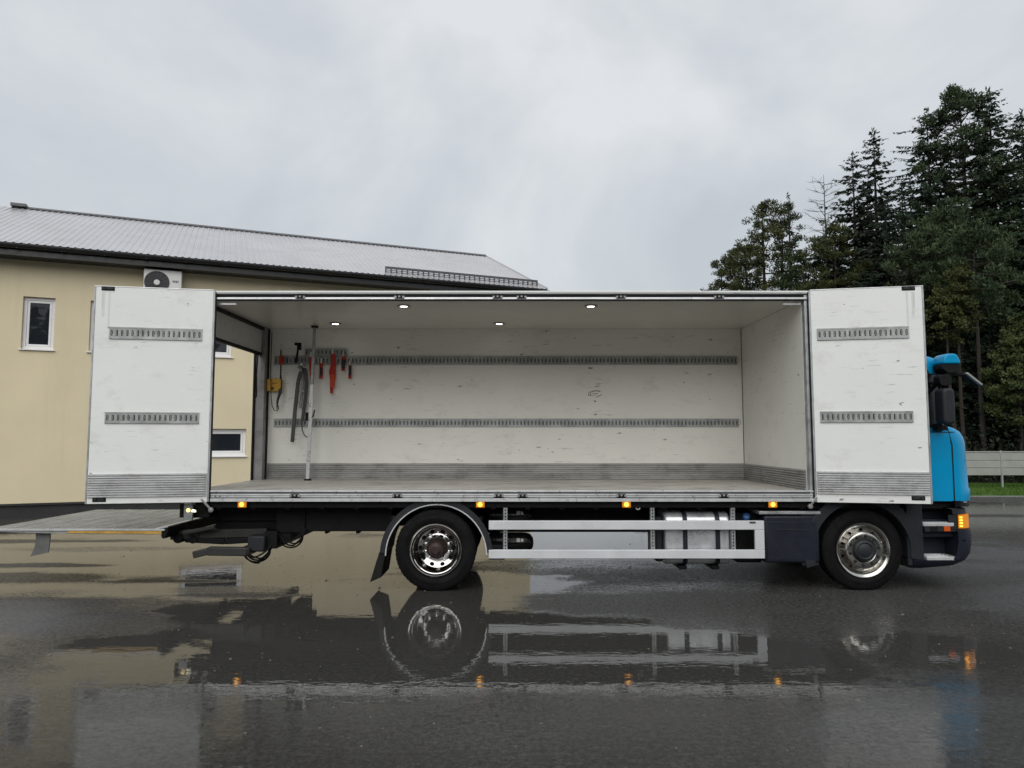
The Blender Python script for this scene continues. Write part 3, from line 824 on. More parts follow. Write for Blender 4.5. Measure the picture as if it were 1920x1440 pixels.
G_ = 'conifers behind the white fence'
clumpy('pine_tree', 'olive pine with several bare stems and rounded crown, leftmost of the trees', G_, 1428, 382, 48, 4.6, 'pine_olive', .36, 105, 3, per=330, clump=.72, spread=1.25, roundness=.8)
clumpy('pine_tree', 'low olive pine bough mass at the left foot of the rounded pine', G_, 1362, 474, 50, 2.6, 'pine_olive', .3, 48, 2, per=320, clump=.68, spread=1.0, roundness=.8)
spruce('spruce_tree', 'thin sparse young spruce between the rounded pine and the bare tree', G_, 1478, 364, 46, 1.15, 'spruce_needles', .45, .8, .55)
clumpy('pine_tree', 'small dark pine under the thin young spruce', G_, 1486, 482, 44, 1.6, 'pine_needles', .5, 20, 1, per=300, clump=.6)
bare_tree('larch_tree', 'leafless grey tree with fine twigs left of the dark spruces', 1547, 328, 44, 2.3)
clumpy('pine_tree', 'yellowish green pine crown in front of the leafless tree', G_, 1566, 428, 40, 2.1, 'pine_olive', .5, 26, 1, per=340, clump=.65)
clumpy('pine_tree', 'dark green pine to the left below the yellowish pine crown', G_, 1535, 452, 43, 2.1, 'pine_needles', .4, 26, 1, per=320, clump=.62)
spruce('spruce_tree', 'dark spruce with blunt top just left of the tall pointed spruce', G_, 1598, 290, 41, 2.3, 'spruce_deep', .06, 1.1, 1.05)
spruce('spruce_tree', 'dark pointed spruce standing free of the tallest group', G_, 1637, 242, 42, 2.2, 'spruce_deep', .05, 1.15, 1.0)
spruce('spruce_tree', 'thin spruce filling the gap right of the pointed spruce', G_, 1690, 345, 44, 1.3, 'spruce_needles', .1, .9, .65)
spruce('spruce_tree', 'green spruce on the left shoulder of the tallest group', G_, 1737, 206, 38, 2.9, 'spruce_needles', .05, 1.1, 1.1)
clumpy('pine_tree', 'tall pine with tufted open top in the tallest group', G_, 1797, 172, 37, 2.7, 'pine_needles', .42, 84, 1, per=300, clump=.62, bark='bark_grey', roundness=1.2)
spruce('spruce_tree', 'tallest dark spruce with pointed tip right of the tufted pine', G_, 1853, 166, 36, 2.4, 'spruce_needles', .1, 1.2, 1.1)
spruce('spruce_tree', 'dark spruce with drooping side boughs cut by the picture edge', G_, 1915, 205, 37, 2.6, 'spruce_deep', .08, 1.1, 1.05)
clumpy('pine_tree', 'broad dark pine with low spreading boughs under the tallest group', G_, 1768, 405, 34, 2.7, 'pine_needles', .45, 50, 1, per=340, clump=.7)
spruce('spruce_tree', 'broad shaded spruce behind the right open door', G_, 1660, 380, 37, 2.3, 'spruce_deep', .05, 1.1, 1.05)
clumpy('pine_tree', 'pine with long bare grey trunk behind the blue cab', G_, 1824, 430, 31.5, 2.0, 'pine_needles', .62, 28, 1, per=330, clump=.65, bark='bark_grey')
FG = 'shaded spruces deep in the stand'
for (px, tpy, Y, r) in ((1560, 440, 50, 2.2), (1620, 390, 51, 2.3), (1705, 330, 48, 2.4), (1780, 290, 47, 2.7), (1830, 300, 45, 2.6), (1885, 290, 46, 2.7), (1935, 330, 44, 2.6),
                        (1745, 470, 42, 2.4), (1850, 430, 41, 2.5), (1905, 480, 39, 2.3), (1985, 250, 41, 2.6), (1525, 505, 52, 2.0), (1742, 600, 40, 1.9), (1786, 640, 38, 1.8), (1846, 590, 40, 2.0), (1888, 650, 37, 1.9), (1925, 570, 38, 2.0), (1748, 575, 33, 1.25), (1800, 610, 33, 1.2), (1852, 580, 33.5, 1.25), (1890, 640, 32.5, 1.1)):
    spruce('spruce_tree', 'shaded dark spruce deep in the dense stand of firs', FG, px, tpy, Y, r, 'spruce_deep', .02, .95, .9)
clumpy('willow_bush', 'round olive green bush above the top corner of the right open door', None, 1790, 510, 31, 1.15, 'pine_olive', .72, 24, 2, per=420, clump=.5, leaf=(.08, .15), spread=.5, cat='bush', slim=.32)
clumpy('willow_bush', 'olive bush low behind the right open door top', None, 1682, 516, 33, 1.3, 'under_leaves', .6, 26, 2, per=400, clump=.6, leaf=(.09, .16), spread=.8, cat='bush', slim=.32)
clumpy('broadleaf_tree', 'yellow green leafy tree at the picture edge right of the grey trunk', None, 1900, 598, 30.5, 1.75, 'willow_leaves', .30, 60, 2, per=420, clump=.5, leaf=(.08, .15), spread=.7, slim=.32, bark='bark_grey')
# dark undergrowth filling the stand
N = 95000
ux = rng.uniform(7.5, 40, N); uy = rng.uniform(28.6, 46, N)
bump_ = 1.2 + .7 * np.sin(ux * 1.3 + uy) + .5 * np.sin(ux * .6 - uy * .8)
uz = .1 + np.abs(rng.normal(0, .75, N)) * bump_
cc = np.stack([ux, uy, uz], 1); dd = unit(rng.normal(0, 1, (N, 3)) + np.array([0, 0, .4])); LL = rng.uniform(.09, .24, N)
mesh_from_quads(blade_quads(cc, dd, LL, LL * .28), 'undergrowth', 'under_leaves', kind='stuff')
# far low treeline across the open side
N = 42000
fx_ = rng.uniform(-60, 150, N); fy_ = rng.uniform(150, 190, N)
top_ = 7.0 + 2.6 * np.sin(fx_ * .23) + 1.8 * np.sin(fx_ * .61 + 2) + 1.2 * np.sin(fx_ * 1.7)
cc = np.stack([fx_, fy_, rng.uniform(0, 1, N) ** .8 * top_], 1); dd = unit(rng.normal(0, 1, (N, 3)) + np.array([0, 0, .5])); LL = rng.uniform(.8, 1.9, N)
mesh_from_quads(blade_quads(cc, dd, LL, LL * .28), 'treeline', 'spruce_needles', kind='stuff')

# wood on the other side of the yard, behind the camera (mirrored in panes and chrome)
N = 60000
fx_ = rng.uniform(-110, 110, N); fy_ = rng.uniform(-75, -55, N)
top_ = 15.0 + 4.0 * np.sin(fx_ * .19) + 2.4 * np.sin(fx_ * .53 + 2) + 2.0 * np.sin(fx_ * 1.3)
cc = np.stack([fx_, fy_, rng.uniform(0, 1, N) ** .8 * top_], 1); dd = unit(rng.normal(0, 1, (N, 3)) + np.array([0, 0, .5])); LL = rng.uniform(.8, 1.8, N)
mesh_from_quads(blade_quads(cc, dd, LL, LL * .3), 'treeline', 'spruce_needles', kind='stuff')
# grit and fallen needles lying on the yard
N = 900
px_ = rng.uniform(-7, 7, N); py_ = rng.uniform(3.6, 13, N) ; sz = rng.uniform(.004, .013, N) * (1 + (rng.random(N) < .06) * 1.2)
mbg = MB()
for x, y, r_ in zip(px_, py_, sz):
    a = random.random() * 6.28; k = random.uniform(.5, 1)
    P = [(x + r_ * math.cos(a + q) * (1 if i % 2 else k), y + r_ * math.sin(a + q) * (1 if i % 2 else k), -.001) for i, q in enumerate((0, 1.2, 2.3, 3.3, 4.4, 5.4))]
    mbg._add(P + [(x, y, r_ * .55)], [(i, (i + 1) % 6, 6) for i in range(6)])
part('grit', mbg, 'grit_stone', None, kind='stuff', smooth=60)
# ------------------------------------------------------------------ the truck
Y0, Y1 = 8.87, 11.35
XL, XR, XB = -3.79, 3.74, -4.05
ZF, ZC = 1.232, 3.64
truck = thing('box_truck', 'blue box truck with open white side doors and lowered tail lift on the wet yard', 'truck', (0.8, 10.1, 0))
def zat(py, Y): return at(960, py, Y).z
def xat(px, py, Y): return at(px, py, Y).x

# --- cargo body
mb = MB()
mb.box(XB, XR - .03, Y0 + .055, Y1, ZF - .09, ZF - .006)
fl = part('cargo_floor', mb, 'alu_floor', truck)
# long floor extrusions, laid side by side
mb = MB(); wpl = (Y1 - .004 - (Y0 + .06)) / 13
mb.box(XB, XR - .05, Y0 + .06, Y0 + .06 + wpl - .006, ZF - .004, ZF)
pk = part('plank', mb, 'alu_floor', fl, bev=.002)
for i in range(1, 13): twin(pk, (0, i * wpl, 0.0007 * math.sin(i * 4)), fl)
mb = MB()
mb.box(XB + .14, XR - .02, Y1, Y1 + .06, ZF, ZC)
bw = part('back_wall', mb, 'panel_white', truck)
mb = MB(); mb.box(XR - .047, XR, Y0 + .09, Y1 - .002, ZF, ZC - .002)
fw_ = part('front_wall', mb, 'panel_white', truck)
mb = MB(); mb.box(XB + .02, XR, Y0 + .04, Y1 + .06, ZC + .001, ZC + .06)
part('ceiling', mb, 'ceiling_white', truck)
mb = MB(); mb.box(XB, XR + .02, Y0 - .01, Y1 + .07, ZC + .062, zat(546, Y0))
part('roof', mb, 'door_white', truck, bev=.01)
# ribbed kick strips
def kick_prof(z0, z1, n, d0, d1):
    o = []
    for i in range(n):
        a = z0 + (z1 - z0) * i / n; h = (z1 - z0) / n
        o += [(d1, a), (d0, a + h * .18), (d0, a + h * .78), (d1, a + h * .96)]
    return o
kz = zat(868.5, Y1)
mb = MB(); pr = kick_prof(ZF + .004, kz, 8, Y1 - .020, Y1 - .004)
mb.prism(pr + [(Y1 - .001, kz), (Y1 - .001, ZF + .004)], 'x', XB + .145, XR - .055)
part('kick_strip', mb, 'alu_kick', bw, smooth=0)
mb = MB(); pr = kick_prof(ZF + .004, kz, 8, XR - .066, XR - .051)
mb.prism(pr + [(XR - .048, kz), (XR - .048, ZF + .004)], 'y', Y0 + .10, Y1 - .02)
part('kick_strip', mb, 'alu_kick', fw_, smooth=0)
# corner joints
mb = MB(); mb.box(XR - .054, XR - .047, Y1 - .012, Y1 - .003, kz, ZC - .01); part('corner_seal', mb, 'plastic_grey', fw_)

def cargo_rail(x0, x1, z0, z1, y, parent, M=None, cell=0.0585):
    """slotted lashing rail, front face at y, standing 10 mm off the wall"""
    mb = MB(); mb.M = M
    n = max(1, round((x1 - x0) / cell)); cw = (x1 - x0) / n
    zc, hh = (z0 + z1) / 2, (z1 - z0) / 2
    for i in range(n):
        cx = x0 + cw * (i + .5)
        mb.holed(cx, zc, cw / 2, hh * .74, cw * .22, hh * .50, y, .008, .30)
        if i % 2 == 0:
            for a in range(6):
                a0, a1 = math.pi / 3 * a + .52, math.pi / 3 * (a + 1) + .52
                q = lambda aa, r: (cx + cw * .5 + cw * r * math.cos(aa), y - .003, zc + hh * r * .95 * math.sin(aa))
                mb.quad(q(a0, .62), q(a1, .62), q(a1, .50), q(a0, .50))
            for sz in (-.6, .6): mb.box(cx + cw * .5 - .004, cx + cw * .5 + .004, y - .003, y + .004, zc + sz * hh - .003, zc + sz * hh + .003)
    for s in (-1, 1):
        a, b = zc + s * hh * .74, zc + s * hh
        mb.box(x0, x1, y - .004, y + .009, a, b)
    r = part('cargo_rail', mb, 'rail_galv', parent, smooth=0)
    mb = MB(); mb.M = M; mb.box(x0 + .002, x1 - .002, y + .0085, y + .0105, z0 + .002, z1 - .002)
    part('slot_shade', mb, 'black_part', r)  # black sheet paints in the shade inside the slots
    return r
yr = Y1 - .0125
cargo_rail(xat(515, 676, Y1), xat(1382, 676, Y1), zat(684, Y1), zat(668, Y1), yr, bw)
cargo_rail(xat(514, 793, Y1), xat(1385, 793, Y1), zat(800.5, Y1), zat(785, Y1), yr, bw)
cargo_rail(xat(573, 660, Y1), xat(651, 660, Y1), zat(667, Y1), zat(654, Y1), yr - .012, bw)
# marker scribble and rivets on the back wall
mb = MB()
def inkline(pts, w, y=Y1 - .0022):
    for (a, b), (c, d) in zip(pts[:-1], pts[1:]):
        p0, p1 = at(a, b, y), at(c, d, y); mb.bar((p0.x, y, p0.z), (p1.x, y, p1.z), .002, w)
inkline([(1109, 734), (1117, 732.7), (1126, 733.7)], .012)
inkline([(1103, 741), (1105, 735), (1108, 734.5), (1107.5, 741), (1103, 741.5)], .008)
inkline([(1110, 737.5), (1117, 738), (1122, 737)], .006); inkline([(1104, 741.5), (1114, 741), (1121, 740)], .005)
inkline([(1118, 745.3), (1123, 742.5), (1129, 739.7)], .009)
inkline([(1114, 752), (1117, 753)], .022)
part('scribble', mb, 'ink', bw)
mb = MB(); mb.box(xat(530, 640, Y1), xat(572, 640, Y1), Y1 - .0015, Y1 + .002, zat(664, Y1), zat(652, Y1)); part('paper_note', mb, 'plain_white', bw)

# rear frame and half raised shutter
mb = MB(); mb.box(XB, XB + .137, Y1 - .17, Y1 + .07, ZF - .12, ZC + .0); part('rear_post', mb, 'post_grey', truck, bev=.006)
mb = MB(); mb.box(XB - .03, XB - .003, Y1 - .20, Y1 + .06, ZF - .1, ZC - .2); part('rear_seal', mb, 'seal_black', truck)
mb = MB(); mb.box(XB + .14, XB + .155, Y1 - .05, Y1 - .002, ZF + .01, ZC - .01); part('corner_seal', mb, 'seal_black', truck)
mb = MB(); mb.box(XB, XL, Y0, Y0 + .085, ZF - .13, ZC + .05); part('rear_post', mb, 'post_grey', truck, bev=.006)
mb = MB(); mb.box(XL + .004, XL + .03, Y0 + .012, Y0 + .07, ZF, ZC - .03); part('door_seal', mb, 'seal_black', truck)
mb = MB(); mb.box(XB + .04, XB + .12, Y0 + .09, Y1 - .18, ZC - .045, ZC - .004); part('rear_header', mb, 'seal_black', truck)
ZS = 3.235
mb = MB(); mb.box(XB + .05, XB + .08, Y0 + .09, Y1 - .18, ZS, ZC - .05); sh = part('rear_shutter', mb, 'shutter_white', truck)
mb = MB(); mb.box(XB + .04, XB + .09, Y0 + .09, Y1 - .18, ZS - .045, ZS - .002); part('shutter_seal', mb, 'seal_black', sh)
mb = MB()
pa = at(482, 655, Y1 - .3); pb = at(476.5, 700, Y1 - .3); pc = at(475, 742, Y1 - .3); pdn = at(478, 748, Y1 - .3); pe = at(481, 742, Y1 - .3); pf = at(481, 700, Y1 - .3); pg = at(484, 662, Y1 - .3)
mb.tube([pa, pb, pc, pdn, pe, pf, pg], .010, 6); part('pull_strap', mb, 'seal_black', sh)
# front side-opening post
mb = MB(); mb.box(XR - .044, XR + .01, Y0 + .004, Y0 + .088, ZF - .13, ZC + .05); fp_ = part('front_post', mb, 'galv', truck, bev=.004)
mb = MB(); mb.box(XR - .012, XR + .006, Y0 - .008, Y0 + .003, ZF - .1, ZC); part('door_seal', mb, 'seal_black', fp_)

# side sill and head rail with latch keepers
zs = lambda py: zat(py, Y0)
mb = MB()
mb.box(XL - .02, XR + .02, Y0 - .012, Y0 + .02, zs(940.5), zs(934.6))
mb.box(XL - .02, XR + .02, Y0 + .002, Y0 + .02, zs(932.8), zs(930.2))
mb.box(XL - .02, XR + .02, Y0 - .004, Y0 + .02, zs(929.3), zs(925.8))
mb.box(XL - .02, XR + .02, Y0 - .010, Y0 + .056, zs(922.9), zs(919.2))
sill = part('side_sill', mb, 'alu_bright', truck, bev=.002)
mb = MB(); mb.box(XL - .018, XR + .018, Y0 + .0205, Y0 + .052, zs(940), zs(923.2)); part('groove_shade', mb, 'seal_black', sill)  # black strip puts the shade of the shallow sill grooves into the colour
mb = MB()
mb.box(XL - .02, XR + .02, Y0 + .035, Y0 + .06, ZC - .02, zs(549))
mb.box(XL - .02, XR + .02, Y0 + .012, Y0 + .035, zs(553.5), zs(552.2))
head = part('head_rail', mb, 'plastic_grey', truck)
mb = MB(); mb.box(XL - .02, XR + .02, Y0 - .002, Y0 + .034, zs(561), zs(557.3)); part('rail_strip', mb, 'alu_bright', head, bev=.002)
mb = MB(); mb.box(XL - .02, XR + .02, Y0 - .016, Y0 + .034, zs(549), zs(545.6)); part('drip_rail', mb, 'door_white', head, bev=.003)
mb = MB(); mb.box(XL - .02, XR + .02, Y0 + .0, Y0 + .035, zs(563.5), zs(561.6)); part('head_seal', mb, 'seal_black', head)
def keeper(px, py, par, up):
    x = xat(px, py, Y0); z = zs(py)
    mb = MB()
    mb.box(x - .055, x + .055, Y0 - .009, Y0 + .018, z - .022, z + .022)
    k = part('latch_keeper', mb, 'black_part', par, bev=.004)
    mb = MB()
    for s in (-1, 1): mb.box(x + s * .05 - .014, x + s * .05 + .014, Y0 - .016, Y0 - .004, z - .014, z + .014)
    mb.box(x - .012, x + .012, Y0 - .02, Y0 - .008, z - .006, z + .016)
    part('keeper_lug', mb, 'galv_dull', k, bev=.002, kind='stuff')
for px in (563, 749, 933, 978, 1164, 1348): keeper(px, 557, head, 1)
for px in (553, 745, 935, 980, 1165, 1357): keeper(px, 929.5, sill, 0)
mb = MB()
for px in (404, 412): x = xat(px, 930, Y0); mb.lathe([(0, -.014), (.008, -.012), (.009, 0)], (x, Y0 + .002, zs(930)), 10)
part('rivet', mb, 'black_part', sill)

# downlights in the ceiling
for (px, py, Y) in ((757, 576, 9.35), (1108, 576, 9.35), (629, 609, 10.8), (936, 609, 10.8)):
    x = xat(px, py, Y)
    mb = MB(); mb.lathe([(.05, .0), (.088, -.002), (.09, -.012), (.058, -.014), (.05, -.004)], (x, Y, ZC), 24, True, 'z')
    dl = part('ceiling_light', mb, 'galv_dull', truck)
    mb = MB(); mb.lathe([(0, -.010), (.045, -.010), (.056, -.004)], (x, Y, ZC), 20, False, 'z'); part('lens', mb, 'downlight', dl)
# door stay arms at the head
for sx, xx in ((1, XL + .05), (-1, XR - .06)):
    mb = MB(); mb.box(xx, xx + sx * .23, Y0 + .06, Y0 + .10, zs(570), zs(566)); part('stay_arm', mb, 'alu_bright', truck, bev=.003)

# --- side doors, each three leaves folded on one another
def side_door(sgn, hx, fx_, fy_, rails, kicks, latches, xr):
    H = Vector((hx, Y0 - .02, 0)); F_ = Vector((fx_, fy_, 0))
    u = (F_ - H).normalized(); L = (F_ - H).length
    nrm = Vector((-u.y, u.x, 0)) if sgn < 0 else Vector((u.y, -u.x, 0))
    if nrm.y < 0: nrm = -nrm
    M = Matrix(((u.x, nrm.x, 0, H.x), (u.y, nrm.y, 0, H.y), (0, 0, 1, 0), (0, 0, 0, 1)))
    pl = H; pn = nrm
    def loc(px, py):
        h = hit(px, py, pl, pn); return (h - H).dot(u), h.z
    z0 = zs(941.5); z1 = zs(545.5)
    mb = MB(); mb.M = M; mb.box(0.0, L, 0, .030, z0, z1)
    d = part('side_door', mb, 'door_white', truck, bev=.004)
    mb = MB(); mb.M = M
    mb.box(-.022, -.002, -.006, .036, z0 + .005, z1 - .005)
    part('hinge_profile', mb, 'galv', d, bev=.003)
    mb = MB(); mb.M = M; mb.box(-.036, -.024, -.002, .03, z0 + .005, z1 - .005); part('door_seal', mb, 'seal_black', d)
    mb = MB(); mb.M = M; mb.box(L + .001, L + .020, -.003, .034, z0, z1); part('edge_profile', mb, 'galv', d, bev=.003)
    mb = MB(); mb.M = M; mb.box(0, L + .018, -.004, .034, z1 + .001, z1 + .012); part('top_profile', mb, 'alu_bright', d, bev=.002)
    for k in (1, 2):
        mb = MB(); mb.M = M; mb.box(.012 * k, L + .012 * (3 - k), .040 * k, .040 * k + .030, z0 + .004, z1 - .004)
        part('folded_leaf', mb, 'door_white', d, bev=.004)
    for (pa, pb, yt, yb) in rails:
        a = loc(*pa)[0]; b = loc(*pb)[0]; a, b = sorted((a, b))
        zt = loc((pa[0] + pb[0]) / 2, yt)[1]; zb_ = loc((pa[0] + pb[0]) / 2, yb)[1]
        cargo_rail(a, b, zb_, zt, -.011, d, M)
    mx = (kicks[0] + kicks[1]) / 2
    kt, kb = loc(mx, kicks[2])[1], loc(mx, kicks[3])[1]
    mb = MB(); mb.M = M
    pr = kick_prof(kb, kt, 10, -.020, -.002)
    mb.prism(pr + [(-.001, kt), (-.001, kb)], 'x', .012, L - .006)
    part('kick_strip', mb, 'alu', d, smooth=0)
    for (px, py) in latches:
        a, z = loc(px, py)
        mb = MB(); mb.M = M; mb.box(a - .075, a + .075, -.008, .004, z - .026, z + .026)
        lt = part('latch', mb, 'black_part', d, bev=.004)
        mb = MB(); mb.M = M
        mb.box(a - .055, a + .02, -.014, -.006, z - .014, z + .014); mb.box(a + .03, a + .06, -.016, -.006, z - .018, z + .018)
        part('catch', mb, 'plastic_grey', lt, bev=.003)
    sm = MB(); sm.M = M
    a, z = loc(*latches[0])
    for k, (da, ln, w_) in enumerate(((-.03, .42, .022), (.03, .30, .03), (.055, .20, .012))):
        sm.box(a + da, a + da + w_, -.0012, .001, z - .05 - ln, z - .05)
    part('rub_mark', sm, 'rub_grey', d)
    return d
side_door(-1, -3.768, -5.105, 8.60, [((205, 624), (379, 628), 615, 637), ((197, 782), (373, 784), 773, 794)], (160, 385, 887.5, 932), [(203, 541), (186, 937)], 0)
side_door(1, 3.765, 5.028, 8.60, [((1532, 628), (1704, 622), 614, 636), ((1538, 782), (1712, 780), 771, 792)], (1528, 1748, 884, 927.5), [(1703, 540.5), (1722, 934)], 0)
# bright rods that hold the doors at the sill
for (a, b) in (((377, 935), (396, 956)), ((1532, 931), (1519, 949))):
    p0, p1 = at(*a, Y0 - .07), at(*b, Y0 + .05)
    mb = MB(); mb.tube([p0, p1], .014, 8)
    rd = part('door_rod', mb, 'steel_rod', truck)
    mb = MB(); mb.lathe([(0, -.03), (.03, -.02), (.034, 0), (.02, .03), (0, .03)], (p1.x, p1.y, p1.z), 12); part('rod_end', mb, 'galv_dull', rd)

# --- chassis
mb = MB()
for y in (9.72, 10.48): mb.box(-3.55, 5.25, y, y + .08, .70, .99)
for x in (-3.4, -2.2, .3, 1.8, 3.1, 4.9): mb.box(x, x + .1, 9.80, 10.48, .76, .96)
ch = part('chassis_frame', mb, 'black_part', truck, bev=.004)
mb = MB()
for x in steps(-3.7, 3.6, .42): mb.box(x, x + .06, Y0 + .105, Y1 + .03, .995, ZF - .092)
mb.box(-3.95, 3.7, Y0 + .075, Y0 + .10, 1.02, ZF - .095)
part('floor_bearer', mb, 'black_part', ch)
mb = MB()
mb.box(-.25, 2.0, 9.83, 10.45, .60, .98); mb.box(2.05, 3.5, 9.85, 10.4, .50, .96)
mb.tube([(-.95, 10.12, .56), (.1, 10.12, .66), (2.2, 10.12, .74)], .07, 12)
part('driveline', mb, 'black_part', ch, bev=.03)
# rear bottom trays that make the dark tail underside
mb = MB()
mb.box(-3.05, -1.55, 9.30, 9.70, .68, 1.0); mb.box(-3.9, -3.05, 9.4, 9.7, .80, 1.04)
for px in (610, 669): x = xat(px, 990, 9.3); mb.box(x - .02, x + .02, 9.34, 9.5, .645, .70)
part('under_tray', mb, 'black_part', ch, bev=.01)

# --- wheels
def tyre_prof(w=.28, r=.497, rb=.295):
    h = w / 2
    o = [(rb, -h * .72), (rb + .02, -h * .86), (rb + .07, -h * .97), (r - .12, -h * 1.0), (r - .095, -h * 1.005), (r - .09, -h * .985), (r - .05, -h * .96), (r - .018, -h * .90), (r, -h * .80)]
    for s in (-.45, -.1, .25, .6): o += [(r, h * (s - .10)), (r - .014, h * (s - .07)), (r - .014, h * (s + .00)), (r, h * (s + .03))]
    o += [(r, h * .80), (r - .018, h * .90), (r - .05, h * .96), (r - .12, h), (rb + .07, h * .97), (rb + .02, h * .86), (rb, h * .72)]
    return o
def tyre(c, par, far=False):
    mb = MB(); mb.lathe(tyre_prof(), c, 72, True)
    t_ = part('tyre', mb, 'rubber', par, smooth=28)
    if not far:
        mb = MB(); h = .14
        for k in range(56):                                     # shoulder tread lugs
            a = 2 * math.pi * k / 56; ca, sa = math.cos(a), math.sin(a); da = .030
            P = lambda r, y, aa: (c[0] + r * math.cos(aa), c[1] + y, c[2] + r * math.sin(aa))
            vs = [P(.487, -h * .92, a - da), P(.487, -h * .92, a + da), P(.502, -h * .78, a + da), P(.502, -h * .78, a - da), P(.502, -h * .5, a + da), P(.502, -h * .5, a - da),
                  P(.46, -h * .972, a - da), P(.46, -h * .972, a + da)]
            mb._add(vs, [(0, 1, 2, 3), (3, 2, 4, 5), (6, 7, 1, 0), (0, 3, 5), (1, 4, 2)])
        part('tread', mb, 'rubber', t_, smooth=0)
    return t_
def disc_holes(mb, c, r1, r2, y1, y2, nh, hr, depth, a_off=0):
    """conical wheel disc from radius r1 (offset y1) to r2 (offset y2) pierced by nh hand holes"""
    for k in range(nh):
        a0 = 2 * math.pi * k / nh + a_off; da = math.pi / nh
        k4 = 4; ring = []
        for i in range(k4): ring.append((-1 + 2 * i / k4, -1))
        for i in range(k4): ring.append((1, -1 + 2 * i / k4))
        for i in range(k4): ring.append((1 - 2 * i / k4, 1))
        for i in range(k4): ring.append((-1, 1 - 2 * i / k4))
        def P(u, v, dy=0):
            r = r1 + (r2 - r1) * (v + 1) / 2; y = y1 + (y2 - y1) * (v + 1) / 2; a = a0 + u * da
            return (c[0] + r * math.cos(a), c[1] + y + dy, c[2] + r * math.sin(a))
        rm = (r1 + r2) / 2; hu = hr / (rm * da); hv = hr * .8 / ((r2 - r1) / 2)
        vs = [P(u, v) for u, v in ring]
        hol = [(u / math.hypot(u, v) * hu, v / math.hypot(u, v) * min(.82, hv)) for u, v in ring]
        vs += [P(u, v) for u, v in hol] + [P(u, v, depth) for u, v in hol]
        n_ = len(ring)
        mb._add(vs, [f for i in range(n_) for j in [(i + 1) % n_] for f in ((i, n_ + i, n_ + j, j), (n_ + i, 2 * n_ + i, 2 * n_ + j, n_ + j))])
def wheel_front(c, name='front_wheel'):
    w = bpy.data.objects.new(name, None); COL.objects.link(w); w.parent = truck; w.location = Vector(c) - wloc(truck); ORIGIN[w.name] = Vector(c)
    tyre(c, w)
    mb = MB()
    mb.lathe([(.300, .10), (.292, -.095), (.300, -.128), (.318, -.142), (.335, -.146), (.338, -.138), (.333, -.128)], c, 72)
    mb.lathe([(.292, -.095), (.284, -.07), (.272, -.062)], c, 72)
    disc_holes(mb, c, .228, .272, -.150, -.062, 10, .017, .03, .31)
    mb.lathe([(.228, -.150), (.218, -.165), (.200, -.172), (.150, -.172), (.142, -.166)], c, 72)
    rim = part('rim', mb, 'rim_satin', w, smooth=35)
    mb = MB(); mb.lathe([(.0, -.02), (.285, -.02)], c, 32); part('brake_drum', mb, 'black_part', rim)
    mb = MB(); mb.lathe([(.0, -.205), (.06, -.205), (.085, -.19), (.10, -.20), (.118, -.195), (.135, -.175), (.142, -.150)], c, 40)
    part('hub', mb, 'plastic_grey', w, smooth=40)
    mb = MB()
    for k in range(10):
        a = 2 * math.pi * k / 10 + .2
        q = (c[0] + .178 * math.cos(a), c[1] - .172, c[2] + .178 * math.sin(a))
        mb.lathe([(.0, -.006), (.020, -.006), (.024, .004)], q, 8)
        mb.lathe([(.0, -.03), (.012, -.03), (.014, -.006)], q, 6)
    part('wheel_nut', mb, 'plastic_grey', rim)
    return w
def wheel_rear(c, name='rear_wheel'):
    w = bpy.data.objects.new(name, None); COL.objects.link(w); w.parent = truck; w.location = Vector(c) - wloc(truck); ORIGIN[w.name] = Vector(c)
    tyre(c, w); tyre((c[0], c[1] + .33, c[2]), w, True)
    mb = MB()
    mb.lathe([(.322, -.128), (.330, -.136), (.326, -.142), (.312, -.140), (.300, -.128), (.292, -.105), (.282, -.100), (.275, -.06), (.262, -.045), (.255, .06), (.246, .085)], c, 72)
    disc_holes(mb, c, .180, .246, .105, .085, 10, .030, .03, 0)
    mb.lathe([(.180, .105), (.165, .100), (.110, .100)], c, 72)
    rim = part('rim', mb, 'chrome', w, smooth=35)
    mb = MB(); mb.lathe([(0, .14), (.26, .14)], c, 32); part('brake_drum', mb, 'black_part', rim)
    mb = MB(); mb.lathe([(0, -.115), (.045, -.115), (.055, -.105), (.088, -.100), (.098, -.085), (.108, -.02), (.125, .0), (.130, .10)], c, 40)
    part('hub', mb, 'hub_brown', w, smooth=40)
    mb = MB()
    for k in range(10):
        a = 2 * math.pi * k / 10 + .314
        q = (c[0] + .152 * math.cos(a), c[1] + .100, c[2] + .152 * math.sin(a))
        mb.lathe([(0, -.045), (.012, -.045), (.014, -.022), (.021, -.020), (.021, .0)], q, 6)
    part('wheel_nut', mb, 'chrome', rim)
    return w
RX, FX, WZ = -.948, 4.368, .495
wheel_rear((RX, 9.06, WZ)); wheel_front((FX, 9.10, WZ))
def far_wheel(c, name, dual):
    w = bpy.data.objects.new(name, None); COL.objects.link(w); w.parent = truck; w.location = Vector(c) - wloc(truck); ORIGIN[w.name] = Vector(c)
    tyre(c, w, True)
    if dual: tyre((c[0], c[1] - .33, c[2]), w, True)
    mb = MB(); mb.lathe([(0, .0), (.2, .0), (.29, .05), (.31, .12)], c, 40); part('rim', mb, 'chrome', w)
far_wheel((RX, 11.20, WZ), 'rear_wheel', True); far_wheel((FX, 11.16, WZ), 'front_wheel', False)
mb = MB(); mb.tube([(RX, 9.15, WZ), (RX, 9.7, WZ), (RX, 9.9, WZ), (RX, 10.35, WZ), (RX, 10.5, WZ), (RX, 11.1, WZ)], [.09, .09, .2, .2, .09, .09], 16)
mb.box(RX - .55, RX + .55, 9.66, 9.74, .60, .66); mb.box(RX - .55, RX + .55, 10.5, 10.58, .60, .66)
part('rear_axle', mb, 'black_part', truck)
